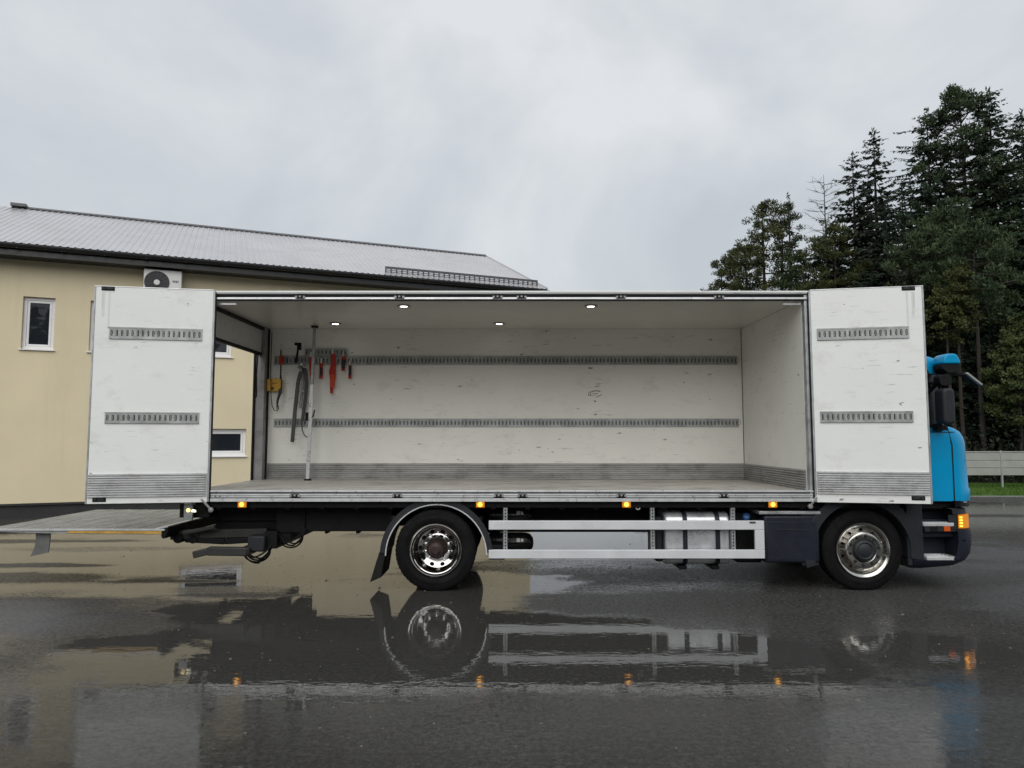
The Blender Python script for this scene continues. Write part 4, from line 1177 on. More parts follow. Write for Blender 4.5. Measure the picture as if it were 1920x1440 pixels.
mb = MB(); mb.tube([(FX, 9.15, WZ), (FX, 9.5, WZ - .1), (FX, 10.7, WZ - .1), (FX, 11.1, WZ)], .06, 12)
mb.box(FX - .7, FX + .9, 9.5, 9.58, .55, .62); mb.box(FX - .7, FX + .9, 10.6, 10.68, .55, .62)
part('front_axle', mb, 'black_part', truck)

# rear mudguard, flap
def arc_band(mb, cx, cz, r0, r1, a0, a1, y0, y1, n=28):
    vs = []
    for i in range(n + 1):
        a = a0 + (a1 - a0) * i / n; ca, sa = math.cos(a), math.sin(a)
        for r in (r0, r1):
            for y in (y0, y1): vs.append((cx + r * ca, y, cz + r * sa))
    fs = []
    for i in range(n):
        b, d = i * 4, i * 4 + 4
        fs += [(b, d, d + 1, b + 1), (b + 2, b + 3, d + 3, d + 2), (b, b + 2, d + 2, d), (b + 1, d + 1, d + 3, b + 3)]
    fs += [(0, 1, 3, 2), (n * 4, n * 4 + 2, n * 4 + 3, n * 4 + 1)]
    mb._add(vs, fs)
mb = MB(); arc_band(mb, RX + .01, WZ - .06, .625, .645, math.pi - .05, .05, 8.93, 9.55)
arc_band(mb, RX + .01, WZ - .06, .625, .700, math.pi - .05, .05, 8.915, 8.945)
mg = part('mudguard', mb, 'plastic_grey', truck, smooth=40)
mb = MB(); arc_band(mb, RX + .01, WZ - .06, .618, .632, math.pi - .0, .02, 8.902, 8.914); part('trim_strip', mb, 'alu_bright', mg, smooth=40)
mb = MB()
for a in (math.pi * .78, math.pi * .21): mb.tube([(RX + .70 * math.cos(a), 8.98, WZ - .05 + .70 * math.sin(a)), (RX + .70 * math.cos(a), 9.6, WZ - .05 + .70 * math.sin(a))], .028, 10)
part('guard_tube', mb, 'black_part', mg)
xf, zf = RX - .70, WZ - .08
mb = MB(); mb._add([(xf - .0, 8.94, zf + .06), (xf - .0, 9.5, zf + .06), (xf - .11, 9.5, zf - .31), (xf - .11, 8.94, zf - .31), (xf + .08, 8.94, zf + .06), (xf + .08, 9.5, zf + .06), (xf + .03, 9.5, zf - .25), (xf + .03, 8.94, zf - .25)],
                    [(0, 3, 2, 1), (4, 5, 6, 7), (0, 1, 5, 4), (3, 7, 6, 2), (0, 4, 7, 3), (1, 2, 6, 5)])
part('mud_flap', mb, 'seal_black', truck, bev=.008)
mb = MB(); mb.box(RX + .66, RX + .86, 9.0, 9.5, .37, .55); part('flap_bracket', mb, 'black_part', truck, bev=.01)

# --- side guard
YG = 8.93
gl, gr_ = xat(916.5, 985, YG), xat(1432, 985, YG)
gz = lambda py: zat(py, YG)
mb = MB(); mb.box(gl, gr_, YG - .02, YG + .02, gz(993), gz(976)); sgd = part('side_guard', mb, 'guard_white', truck, bev=.006)
mb = MB(); mb.box(gl, gr_, YG - .02, YG + .02, gz(1047), gz(1030.5)); part('guard_rail', mb, 'guard_white', sgd, bev=.006)
mb = MB(); mb.box(gr_ - .118, gr_ - .001, YG - .019, YG + .019, gz(1030.3), gz(993.2)); part('guard_end', mb, 'guard_white', sgd, bev=.003)
def guard_post(px):
    x = xat(px, 1000, YG); mb = MB()
    z0, z1 = gz(1033), gz(948)
    nh = 14; hh = (z1 - z0) / nh / 2
    for i in range(nh): mb.holed(x, z0 + hh * (2 * i + 1), .024, hh, .008, hh * .6, YG + .022, .004, .4)
    for s in (-1, 1): mb.box(x + s * .024 - .003, x + s * .024 + .003, YG + .022, YG + .06, z0, z1)
    return part('guard_post', mb, 'galv', sgd, smooth=0)
for px in (947.5, 1224.5, 1376): guard_post(px)
mb = MB(); x = xat(1410, 979.5, YG); mb.box(x - .037, x + .037, YG - .024, YG - .019, gz(981), gz(977.5)); part('maker_plate', mb, 'ink', sgd)
# marker lamps along the sill
for px in (453, 900.5, 1175, 1450):
    x = xat(px, 946, Y0); z = zs(946.3)
    mb = MB(); mb.box(x - .058, x + .058, Y0 + .035, Y0 + .06, z - .042, z + .042); ml = part('marker_lamp', mb, 'black_part', truck, bev=.006)
    mb = MB(); mb.box(x - .053, x + .053, Y0 + .004, Y0 + .034, z - .037, z + .037); part('lens', mb, 'amber_lens', ml, bev=.010)
    mb = MB(); mb.lathe([(0, -.016), (.022, -.012), (.030, 0)], (x - .002, Y0 + .006, z + .002), 14); part('bulb', mb, 'amber_bright', ml)
# air tanks with small white squares, ring, valves
for (py, zc) in ((965, None), (1016, None)):
    p_ = at(962, py, 9.35)
    mb = MB(); mb.lathe([(0, .27), (.06, .262), (.105, .23), (.125, .18), (.13, .12), (.13, -.28), (.1, -.34), (0, -.36)], (p_.x + .0, 9.45, p_.z - .02), 28, False, 'x')
    tk = part('air_tank', mb, 'black_gloss', truck, smooth=50)
    mb = MB(); x = p_.x + .045
    mb.box(x, x + .045, 9.306, 9.325, p_.z + .005, p_.z + .05); mb.box(x + .055, x + .088, 9.306, 9.325, p_.z + .005, p_.z + .045)
    part('tank_squares', mb, 'plain_white', tk)
mb = MB(); pr_ = at(1196, 951, Y0 + .1); mb.lathe([(.020, -.008), (.033, -.008), (.033, .008), (.020, .008)], pr_, 20, True); part('lashing_ring', mb, 'steel_rod', truck)
# fuel tank
YT = 9.02
tz0, tz1 = zat(1060, YT), zat(961, YT)
tx0_, tx1_ = xat(1247, 1000, YT), xat(1369, 1000, YT)
def rrect(y0, y1, z0, z1, r, n=6):
    o = []
    for (cy, cz, a) in ((y1 - r, z1 - r, 0), (y0 + r, z1 - r, 90), (y0 + r, z0 + r, 180), (y1 - r, z0 + r, 270)):
        for i in range(n + 1): b = R(a + 90 * i / n); o.append((cy + r * math.cos(b), cz + r * math.sin(b)))
    return o
mb = MB(); mb.prism(rrect(YT, YT + .62, tz0, tz1, .12), 'x', tx0_, tx1_)
ft = part('fuel_tank', mb, 'tank_alu', truck, bev=.025, smooth=40)
for px in (1284.5, 1345.5):
    x = xat(px, 1000, YT); mb = MB()
    oo, ii = rrect(YT - .012, YT + .632, tz0 - .012, tz1 + .012, .13), rrect(YT - .002, YT + .622, tz0 - .002, tz1 + .002, .122)
    vs = [(x + dx, q[0], q[1]) for dx in (-.028, .028) for q in oo] + [(x + dx, q[0], q[1]) for dx in (-.028, .028) for q in ii]; n_ = len(oo)
    fs = []
    for i in range(n_):
        j = (i + 1) % n_; fs += [(i, j, n_ + j, n_ + i), (2 * n_ + i, 3 * n_ + i, 3 * n_ + j, 2 * n_ + j), (i, 2 * n_ + i, 2 * n_ + j, j), (n_ + i, n_ + j, 3 * n_ + j, 3 * n_ + i)]
    mb._add(vs, fs); st = part('tank_strap', mb, 'plastic_navy', ft)
    mb = MB(); mb.box(x - .07, x + .03, YT + .05, YT + .7, tz0 - .06, tz0 - .013); part('tank_bracket', mb, 'black_part', st, bev=.01)
mb = MB(); p_ = at(1311, 962, YT + .3); mb.lathe([(0, .05), (.06, .05), (.065, .04), (.065, 0)], (p_.x, YT + .16, tz1 - .01), 20, False, 'z'); part('tank_cap', mb, 'black_part', ft)
mb = MB(); mb.box(tx0_ - .11, tx0_ - .004, YT + .08, YT + .6, tz0 + .03, tz1 - .06); part('tank_end_box', mb, 'plastic_grey', ft, bev=.03)
p_ = at(1399, 968.5, 9.2)
mb = MB(); mb.lathe([(0, -.02), (.04, -.02), (.048, -.012), (.048, .03)], p_, 24); bc = part('filler_cap', mb, 'sticker_blue', truck)
mb = MB(); mb.box(p_.x - .028, p_.x + .026, p_.y - .0225, p_.y - .0195, p_.z + .003, p_.z + .008); mb.box(p_.x - .022, p_.x + .022, p_.y - .0225, p_.y - .0195, p_.z - .012, p_.z - .007); part('cap_print', mb, 'plain_white', bc)
mb = MB(); mb.box(xat(1378, 1000, 9.25), xat(1425, 1000, 9.25), 9.2, 9.6, zat(1055, 9.2), zat(960, 9.2)); part('tank_additive', mb, 'black_part', truck, bev=.02)
# battery and catalyst box
YB = 8.95
bx0, bx1 = xat(1433.5, 1010, YB), xat(1537, 1010, YB)
mb = MB(); mb.box(bx0, bx1, YB, YB + .55, zat(1056, YB), zat(966.5, YB)); bb = part('battery_box', mb, 'plastic_navy', truck, bev=.03, seg=3)
mb = MB(); mb.box(bx0 + .03, bx1 - .03, YB - .006, YB + .004, zat(1050, YB), zat(978, YB)); cv = part('box_cover', mb, 'plastic_navy', bb, bev=.012)
mb = MB(); mb.box(bx0 + .14, bx1 - .16, YB - .011, YB - .005, zat(994, YB), zat(992, YB)); part('cover_groove', mb, 'plastic_grey', cv)
mb = MB(); mb.box(bx0 - .06, bx1 + .02, YB - .01, YB + .55, zat(964.5, YB), zat(958.5, YB)); part('box_lid', mb, 'galv', bb, bev=.008)

# --- cab
WY0, WY1 = 8.93, 11.36
YC = (WY0 + WY1) / 2
def cab_ring(z, xf, hw, xr=4.02, rc=.34, n=8):
    """plan outline at height z; front corners rounded"""
    pts = [(xr, YC - hw), ]
    for i in range(n + 1): a = R(-90 + 90 * i / n); pts.append((xf - rc + rc * math.cos(a), YC - hw + rc + rc * math.sin(a)))
    for i in range(n + 1): a = R(90 * i / n); pts.append((xf - rc + rc * math.cos(a), YC + hw - rc + rc * math.sin(a)))
    pts.append((xr, YC + hw))
    return [(x, y, z) for x, y in pts]
def loft(mb, rings):
    n = len(rings[0]); vs = [q for r in rings for q in r]; fs = []
    for k in range(len(rings) - 1):
        for i in range(n): j = (i + 1) % n; fs.append((k * n + i, k * n + j, (k + 1) * n + j, (k + 1) * n + i))
    fs += [tuple(range(n))[::-1], tuple((len(rings) - 1) * n + i for i in range(n))]
    mb._add(vs, fs)
zc_ = lambda py: zat(py, 8.93)
mb = MB()
loft(mb, [cab_ring(1.10, 5.840, 1.215, rc=.30), cab_ring(1.16, 5.850, 1.215, rc=.30), cab_ring(1.24, 5.850, 1.215, rc=.30), cab_ring(1.262, 5.832, 1.215, rc=.30), cab_ring(1.60, 5.820, 1.215, rc=.30), cab_ring(1.82, 5.815, 1.213, rc=.30), cab_ring(1.90, 5.795, 1.212, rc=.30), cab_ring(1.965, 5.755, 1.208, rc=.30), cab_ring(2.01, 5.690, 1.20, rc=.30), cab_ring(2.042, 5.600, 1.185, rc=.30), cab_ring(2.052, 5.520, 1.17, rc=.30)])
cab = part('cab', mb, 'cab_blue', truck, smooth=35)
mb = MB(); mb.box(4.06, 5.56, WY0 - .002, WY0 + .004, 1.955, 1.962); mb.box(5.02, 5.03, WY0 - .002, WY0 + .004, 1.12, 1.95); part('panel_seam', mb, 'seal_black', cab)
# greenhouse: pillars and glass
mb = MB(); loft(mb, [cab_ring(2.048, 5.60, 1.17), cab_ring(2.72, 5.56, 1.165)])
part('windscreen', mb, 'black_gloss', cab, smooth=35)
mb = MB(); loft(mb, [cab_ring(2.70, 5.585, 1.18, rc=.26), cab_ring(2.80, 5.585, 1.18, rc=.26), cab_ring(2.875, 5.55, 1.17, rc=.26), cab_ring(2.925, 5.45, 1.14, rc=.26), cab_ring(2.96, 5.22, 1.04, rc=.26)])
part('cab_roof', mb, 'cab_blue', cab, smooth=35)
mb = MB(); mb.prism([(4.8, 2.66), (5.30, 2.66), (5.27, 2.74), (5.20, 2.79), (4.8, 2.80)], 'y', 8.955, 8.97); part('side_window', mb, 'black_gloss', cab)
mb = MB(); mb.box(4.02, 4.75, YC - 1.205, YC + 1.205, 2.046, 2.705); part('rear_pillar', mb, 'cab_blue', cab, bev=.03)
mb = MB()
mb._add([(5.06, 8.952, 2.05), (5.19, 8.952, 2.05), (5.06, 9.03, 2.70), (4.93, 9.03, 2.70), (5.06, 9.04, 2.05), (5.19, 9.04, 2.05), (5.06, 9.1, 2.70), (4.93, 9.1, 2.70)], [(0, 1, 2, 3), (5, 4, 7, 6), (1, 5, 6, 2), (0, 3, 7, 4)])
part('door_pillar', mb, 'black_part', cab)
# door shut line and lower details
xs_ = xat(1787, 880, WY0)
mb = MB(); mb.box(xs_ - .008, xs_ + .008, WY0 - .0035, WY0 + .01, 1.105, 1.80); 
mb.bar((xs_, WY0 + .003, 1.80), (xs_ - .045, WY0 + .020, 2.04), .014, .016)
part('door_gap', mb, 'seal_black', cab)
mb = MB()
loft(mb, [cab_ring(1.03, 5.85, 1.222, xr=5.54), cab_ring(1.105, 5.85, 1.222, xr=5.54)])
lt_ = part('lamp_trim', mb, 'black_gloss', cab, bev=.008)
mb = MB(); mb.box(5.62, 5.66, WY0 - .012, WY0 - .006, 1.082, 1.10); part('trim_glint', mb, 'galv', lt_)
# mirrors
def mirror_house(c, sx, sy, sz):
    mb = MB(); pr = rrect(c[0] - sx / 2, c[0] + sx / 2, c[2] - sz / 2, c[2] + sz / 2, min(sx, sz) * .35)
    mb.prism(pr, 'y', c[1] - sy / 2, c[1] + sy / 2); return mb
pm = at(1770, 762, 8.70)
mo = part('wing_mirror', mirror_house((pm.x + .010, 8.70, pm.z), .145, .20, .44), 'plastic_grey', cab, bev=.03, seg=3, smooth=40)
mb = MB(); mb.box(pm.x - .055, pm.x - .049, 8.62, 8.79, pm.z - .18, pm.z + .18); part('mirror_glass', mb, 'cab_glass', mo)
pm2 = at(1770, 712, 8.76)
mb = mirror_house((pm2.x - .02, 8.76, pm2.z - .01), .15, .14, .14); mb.tube([(pm2.x - .12, 8.95, pm2.z - .02), (pm2.x - .05, 8.80, pm2.z - .05), (pm2.x - .02, 8.78, pm2.z - .2)], .022, 8)
part('mirror_arm', mb, 'black_part', mo, bev=.012); mb = MB()
mb.tube([(pm.x - .10, 8.97, pm.z - .25), (pm.x - .02, 8.75, pm.z - .22), (pm.x, 8.72, pm.z - .1)], .024, 8)
mb.box(xat(1756, 800, 8.85), xat(1776, 800, 8.85), 8.85, 8.99, zat(807, 8.85), zat(797, 8.85))
part('mirror_arm', mb, 'black_part', mo, bev=.012)
pm3 = at(1776, 676, 8.80)
mb = MB()
prf = [(pm3.x - .115, zat(683.5, 8.8)), (pm3.x + .115, zat(683.5, 8.8)), (pm3.x + .095, zat(674, 8.8)), (pm3.x + .07, zat(666.5, 8.8)), (pm3.x + .04, zat(664.5, 8.8)), (pm3.x - .06, zat(664.5, 8.8)), (pm3.x - .095, zat(669, 8.8))]
mb.prism(prf, 'y', 8.70, 8.93); kc = part('ramp_mirror', mb, 'cab_blue', cab, bev=.025, seg=3, smooth=40)
mb = MB(); prf = [(pm3.x - .112, zat(683.8, 8.8)), (pm3.x + .112, zat(683.8, 8.8)), (pm3.x + .12, zat(692, 8.8)), (pm3.x + .07, zat(701, 8.8)), (pm3.x - .05, zat(701, 8.8)), (pm3.x - .11, zat(693, 8.8))]
mb.prism(prf, 'y', 8.72, 8.93); mb.tube([(pm3.x - .02, 8.85, zat(700, 8.8)), (pm3.x - .08, 8.95, zat(722, 8.8)), (pm3.x - .15, 9.0, zat(735, 8.8))], .03, 8)
part('mirror_foot', mb, 'black_part', kc, bev=.015)
# sun visor over the windscreen
mb = MB(); a_, b_ = at(1794, 702, 9.3), at(1822, 724, 9.3)
prf = [(a_.x - .14, a_.z + .04), (a_.x, a_.z + .015), (b_.x, b_.z + .01), (b_.x + .005, b_.z - .012), (a_.x + .02, a_.z - .035), (a_.x - .14, a_.z - .01)]
mb.prism(prf, 'y', 9.13, 9.26); sv = part('sun_visor', mb, 'black_part', cab, bev=.006)
mb = MB(); mb.bar(a_, (b_.x, 9.3, b_.z), .05, .028); mb.v = [(x, y - .19, z) for x, y, z in mb.v]; part('visor_end', mb, 'galv_dull', sv, bev=.006)

# --- wheel arch, steps, bumper
mb = MB(); ca_ = (FX, WZ + .0)
arc_band(mb, FX - .01, WZ - .02, .60, .73, R(196), R(-8), 8.945, 9.02, 40)
arc_band(mb, FX - .01, WZ - .02, .60, .62, R(196), R(-8), 9.021, 9.62, 40)
part('wheel_arch', mb, 'plastic_grey', truck, bev=.008, smooth=40)
mb = MB(); mb.box(FX - .76, FX - .55, 8.965, 9.02, .30, .98); part('arch_leg', mb, 'plastic_grey', truck, bev=.012)
mb = MB(); mb.box(FX + .56, FX + .76, 8.965, 9.02, .30, 1.08); part('arch_leg', mb, 'plastic_grey', truck, bev=.012)
mb = MB(); mb.box(FX - .9, 5.55, 9.03, 11.3, 1.0, 1.095); part('cab_floor', mb, 'black_part', truck)
YS = 8.93
def px_x(px, py=1000): return xat(px, py, YS)
mb = MB()
mb.box(px_x(1728), px_x(1800), YS + .30, YS + .34, .40, 1.09); mb.box(px_x(1728), px_x(1800), YS + .13, YS + .299, .82, .86)
mb.box(px_x(1734), px_x(1798), YS + .10, YS + .299, zat(1009, YS), zat(998.5, YS)); 
well = part('step_well', mb, 'plastic_navy', truck, bev=.008)
mb = MB(); mb.box(px_x(1736), px_x(1798), YS + .02, YS + .12, zat(998, YS), zat(986, YS)); part('step_riser', mb, 'plastic_grey', well, bev=.01)
for (pa, pb, yt, yb) in ((1729, 1796, 977, 985), (1736, 1797, 1038, 1049)):
    z = zat(yb, YS); zt_ = zat(yt, YS + .25)
    mb = MB(); a, b = px_x(pa, yb), px_x(pb, yb)
    mb.prism([(a + .02, YS + .005), (b - .05, YS + .005), (b, YS + .05), (b, YS + .285), (a, YS + .285)], 'z', z - .012, z + .03)
    stp = part('step_plate', mb, 'alu_bright', truck, bev=.004)
    mb = MB(); n_ = 9
    for i in range(n_):
        x = a + .05 + (b - a - .12) * i / n_
        for j in range(3): mb.lathe([(.005, .008), (.011, .006), (.013, 0)], (x, YS + .07 + .075 * j, z + .03), 7, False, 'z')
    part('grip_studs', mb, 'alu_bright', stp, kind='stuff')
mb = MB(); mb.box(px_x(1771, 991), px_x(1783, 991), YS + .008, YS + .02, zat(996.5, YS), zat(986.5, YS)); part('side_reflector', mb, 'reflector_orange', truck, bev=.004)
mb = MB(); mb.box(px_x(1747, 996), px_x(1760, 996), YS + .01, YS + .03, zat(997, YS), zat(988, YS)); part('step_lamp', mb, 'black_part', truck, bev=.003)
# bumper corner: lofted plan rings so the corner stays round
def bump_ring(z, xf, hw, xr): return cab_ring(z, xf, hw, xr, rc=.30)
mb = MB()
loft(mb, [bump_ring(.265, 5.375, 1.12, 4.98), bump_ring(.30, 5.635, 1.18, 4.98), bump_ring(.36, 5.755, 1.205, 4.98), bump_ring(.375, 5.765, 1.21, 4.98), bump_ring(.380, 5.770, 1.20, 4.98)])
bmp = part('bumper', mb, 'plastic_navy', truck, smooth=40)
mb = MB()
loft(mb, [bump_ring(.382, 5.770, 1.21, 5.545), bump_ring(.45, 5.815, 1.215, 5.545), bump_ring(.60, 5.840, 1.215, 5.545), bump_ring(.70, 5.840, 1.215, 5.545), bump_ring(.745, 5.830, 1.215, 5.545), bump_ring(.752, 5.820, 1.205, 5.545)])
part('bumper_corner', mb, 'plastic_navy', bmp, smooth=40)
mb = MB()
loft(mb, [bump_ring(.754, 5.735, 1.20, 5.545), bump_ring(.93, 5.735, 1.20, 5.545), bump_ring(.935, 5.785, 1.215, 5.545), bump_ring(1.0, 5.775, 1.215, 5.545), bump_ring(1.015, 5.715, 1.20, 5.545)])
part('lamp_housing', mb, 'plastic_grey', bmp, smooth=40)
mb = MB()
loft(mb, [[(x, y, z) for x, y, z in cab_ring(zz_, 5.789, 1.212, 5.556, rc=.24) if y < YC - .75] for zz_ in (.765, .93)])
ts_ = part('turn_signal', mb, 'amber_lens', bmp, smooth=40)
mb = MB()
for i in range(4): mb.box(5.568, 5.605, YC - 1.2155, YC - 1.203, .785 + .035 * i, .803 + .035 * i)
part('signal_led', mb, 'amber_bright', ts_, bev=.003)
mb = MB(); mb.lathe([(0, -.004), (.012, -.003), (.014, .004)], (5.62, WY0 - .002, .62), 12); part('tow_hole', mb, 'black_part', bmp)

# --- tail lift
YN, YF = 8.95, 11.42
ZL = zat(993.5, YN)
lx0, lx1 = -6.60, xat(303, 995, YN)
mb = MB()
mb.prism([(lx0, ZL - .004), (lx1, ZL - .004), (lx1, ZL - .062), (lx0 + .9, ZL - .045), (lx0, ZL - .018)], 'y', YN, YF)
tl = part('tail_lift', mb, 'galv_dull', truck)
npl = 8; wpl = (lx1 - .10 - lx0) / npl
mb = MB(); mb.box(lx0, lx0 + wpl - .010, YN + .02, YF - .02, ZL - .003, ZL + .008)
pk = part('plank', mb, 'lift_deck', tl, bev=.002)
for i in range(1, npl): twin(pk, (i * wpl, 0, 0), tl)
mb = MB()
for i in range(1, npl): mb.box(lx0 + i * wpl - .0095, lx0 + i * wpl - .0005, YN + .02, YF - .02, ZL - .002, ZL + .014)
part('deck_joint', mb, 'alu_bright', tl)
mb = MB(); mb.box(lx0, lx1 + .04, YN - .012, YN + .018, ZL - .012, ZL + .012); part('edge_strip', mb, 'alu', tl, bev=.003)
mb = MB(); mb.prism([(xat(128, 997, YN), ZL - .014), (lx1, ZL - .014), (lx1, ZL - .050), (xat(128, 997, YN), ZL - .038)], 'y', YN - .008, YN - .002); part('warning_stripe', mb, 'yellow_stripe', tl)
# raised hinge end of the platform
mb = MB(); mb.prism([(lx1 - .09, ZL + .004), (lx1 + .07, ZL + .028), (lx1 + .07, ZL - .02), (lx1 + .03, ZL - .11), (lx1 - .0, ZL - .11), (lx1 - .02, ZL - .062)], 'y', YN + .02, YF)
hb = part('hinge_beam', mb, 'black_part', tl, bev=.004)
mb = MB(); mb.prism([(lx1 - .095, ZL + .006), (lx1 + .072, ZL + .031), (lx1 + .072, ZL + .044), (lx1 - .095, ZL + .018)], 'y', YN + .01, YF); part('hinge_plate', mb, 'alu', hb)
# curved stop flap under the platform
mb = MB()
x0, x1 = xat(71, 1002, YN + .1), xat(99, 1002, YN + .1)
vs = []; n_ = 8
for i in range(n_ + 1):
    s = i / n_; z = ZL - .03 - .27 * s
    for (xa, xb) in ((x0 + .03 * math.sin(s * 2.2) - .01 * s, x1 + .0 + .05 * s * s),):
        vs += [(xa, YN + .05 - .10 * s * s, z - .02 * s), (xb, YN + .05 - .10 * s * s, z + .03 * s), (xa, YN + .065 - .10 * s * s, z - .02 * s), (xb, YN + .065 - .10 * s * s, z + .03 * s)]
fs = []
for i in range(n_):
    b, d = 4 * i, 4 * i + 4; fs += [(b, b + 1, d + 1, d), (b + 2, d + 2, d + 3, b + 3), (b, d, d + 2, b + 2), (b + 1, b + 3, d + 3, d + 1)]
fs += [(4 * n_, 4 * n_ + 1, 4 * n_ + 3, 4 * n_ + 2)]
mb._add(vs, fs); part('stop_flap', mb, 'ladder_grey', tl, smooth=60)
# lift arms, cylinders, bumper bar
def arm_pair(name, pts, w, h, mat, ys=(9.35, 10.85), bev=.012):
    for y in ys:
        mb = MB()
        for a, b in zip(pts[:-1], pts[1:]):
            p0, p1 = at(*a, 9.3), at(*b, 9.3); mb.bar((p0.x, y, p0.z), (p1.x, y, p1.z), w, h)
        part(name, mb, mat, tl, bev=bev)
arm_pair('lift_arm', [(318, 1004), (372, 1002), (500, 999)], .09, .115, 'lift_grey')
arm_pair('lift_cylinder', [(345, 1012), (420, 1016), (480, 1012)], .075, .075, 'black_part')
arm_pair('tilt_cylinder', [(350, 998), (410, 986)], .06, .05, 'lift_grey', (9.2, 10.9))
mb = MB()
for y in (9.35, 10.85):
    q = at(334, 1009, 9.3); mb.lathe([(0, -.07), (.06, -.07), (.065, -.06), (.065, .06), (.06, .07), (0, .07)], (q.x, y, q.z), 20)
    q = at(362, 1012, 9.3); mb.lathe([(0, -.06), (.05, -.06), (.05, .06), (0, .06)], (q.x, y, q.z), 16)
part('pivot', mb, 'black_part', tl, smooth=40)
ub0, ub1 = at(364, 1040, 9.05), at(465, 1034, 9.05)
mb = MB(); mb.bar((ub0.x, 9.05, ub0.z), (at(392, 1033, 9.05).x, 9.05, at(392, 1033, 9.05).z), .10, .085); mb.bar((at(391, 1033, 9.05).x, 9.05, at(391, 1033, 9.05).z), (ub1.x, 9.05, ub1.z), .10, .105)
mb.box(ub1.x - .1, ub1.x + .02, 9.02, 11.2, ub1.z - .05, ub1.z + .05)
part('underrun_bar', mb, 'lift_grey', tl, bev=.012)
mb = MB(); a_, b_ = at(463, 1035, 9.1), at(496, 1005, 9.1); mb.box(a_.x, b_.x, 9.1, 9.45, a_.z, b_.z); part('pump_box', mb, 'plastic_grey', tl, bev=.02)
mb = MB(); a_, b_ = at(495, 1029, 9.2), at(520, 996, 9.2); mb.box(a_.x, b_.x, 9.2, 10.9, a_.z, b_.z)
a_, b_ = at(515, 1018, 9.25), at(572, 950, 9.25); mb.box(a_.x, b_.x, 9.28, 9.7, a_.z + .12, b_.z); mb.box(a_.x + .0, a_.x + .2, 9.3, 9.7, a_.z, b_.z)
a_, b_ = at(400, 1000, 9.4), at(545, 945, 9.4); mb.box(a_.x, b_.x, 9.45, 10.8, a_.z + .01, b_.z)
part('lift_frame', mb, 'black_part', tl, bev=.012)
# hose loops
for (cx, cy, rx, ry, n0) in ((484, 1030, 26, 26, 5), (548, 1004, 22, 22, 4)):
    for k in range(n0):
        f = .55 + .45 * k / (n0 - 1); pts = []
        for i in range(13):
            a = math.pi * i / 12
            ln_ = (-7, 9, -2, 6, 0)[k]; u = math.cos(a)
            q = at(cx + (3, -5, 4, -3, 0)[k] - rx * (.72 + .28 * f) * u + ln_ * math.sin(a), cy + ry * f * math.sin(a) ** .85 - max(0, -u) * (10, 3, 14, 6, 18)[k] + max(0, u) * (4, -3, 2, 5, 0)[k], 9.12 + .06 * k)
            pts.append(q)
        mb = MB(); mb.tube(pts, .011, 6); part('hose', mb, 'seal_black', tl, smooth=60)
# rear lamp on its bracket
q = at(351, 960, 8.98)
mb = MB(); mb.box(q.x - .055, q.x + .055, 9.0, 9.03, at(351, 975, 9).z, at(351, 944, 9).z); rl = part('rear_lamp', mb, 'galv', truck, bev=.004)
mb = MB(); mb.box(q.x - .10, q.x - .058, 8.99, 9.25, at(351, 975, 9).z + .03, at(351, 944, 9).z); part('lamp_bracket', mb, 'black_part', rl, bev=.004)
mb = MB(); c0, c1 = at(360, 971, 9.1), at(394, 946, 9.1); mb.box(c0.x, c1.x, 9.10, 9.35, c0.z, c1.z); part('lamp_box', mb, 'black_part', rl, bev=.01)
mb = MB(); mb.lathe([(0, -.02), (.018, -.018), (.024, -.008), (.024, .0)], (q.x + .005, 8.998, q.z + .02), 16); part('lens', mb, 'lamp_warm', rl)
mb = MB(); mb.prism([(q.x + .045, q.z + .0), (q.x + .105, q.z - .005), (q.x + .10, q.z + .022), (q.x + .06, q.z + .034)], 'y', 8.975, 9.01); part('reversing_lens', mb, 'lamp_white', rl, bev=.01)

# ------------------------------------------------------------------ loose gear hanging in the cargo box
YW = Y1 - .05
def hang(name, label, cat, px, py, Y=YW, group=None):
    return thing(name, label, cat, at(px, py, Y), group)
def wpath(pts, Y): return [at(a, b, Y) for a, b in pts]
# upright load bar wedged between floor and ceiling
t = hang('load_bar', 'silver load bar wedged upright between floor and ceiling near the rear opening', 'load bar', 577, 900, 11.05)
YP = 11.05
xb, xt = xat(577, 898, YP), xat(590, 618, YP)
pz = lambda z: Vector((xb + (xt - xb) * (z - ZF) / (ZC - ZF), YP, z))
mb = MB(); mb.bar(pz(ZF + .02), pz(2.72), .055, .055); part('lower_tube', mb, 'alu_bright', t, bev=.006)
mb = MB(); mb.bar(pz(2.70), pz(ZC - .02), .042, .042); part('upper_tube', mb, 'galv', t, bev=.006)
mb = MB(); mb.lathe([(0, .025), (.05, .025), (.06, .0), (0, 0)], (xb, YP, ZF + .002), 18, False, 'z'); mb.lathe([(0, -.025), (.05, -.025), (.06, 0), (0, 0)], (xt, YP, ZC - .003), 18, False, 'z'); part('rubber_foot', mb, 'seal_black', t)
mb = MB(); q = pz(at(585, 783, YP).z); mb.tube([q, q + Vector((.05, -.03, .02)), q + Vector((.07, -.03, .12))], .012, 6); mb.box(q.x - .075, q.x - .03, YP - .03, YP + .03, q.z - .05, q.z + .08); part('lever', mb, 'black_part', t, bev=.004)
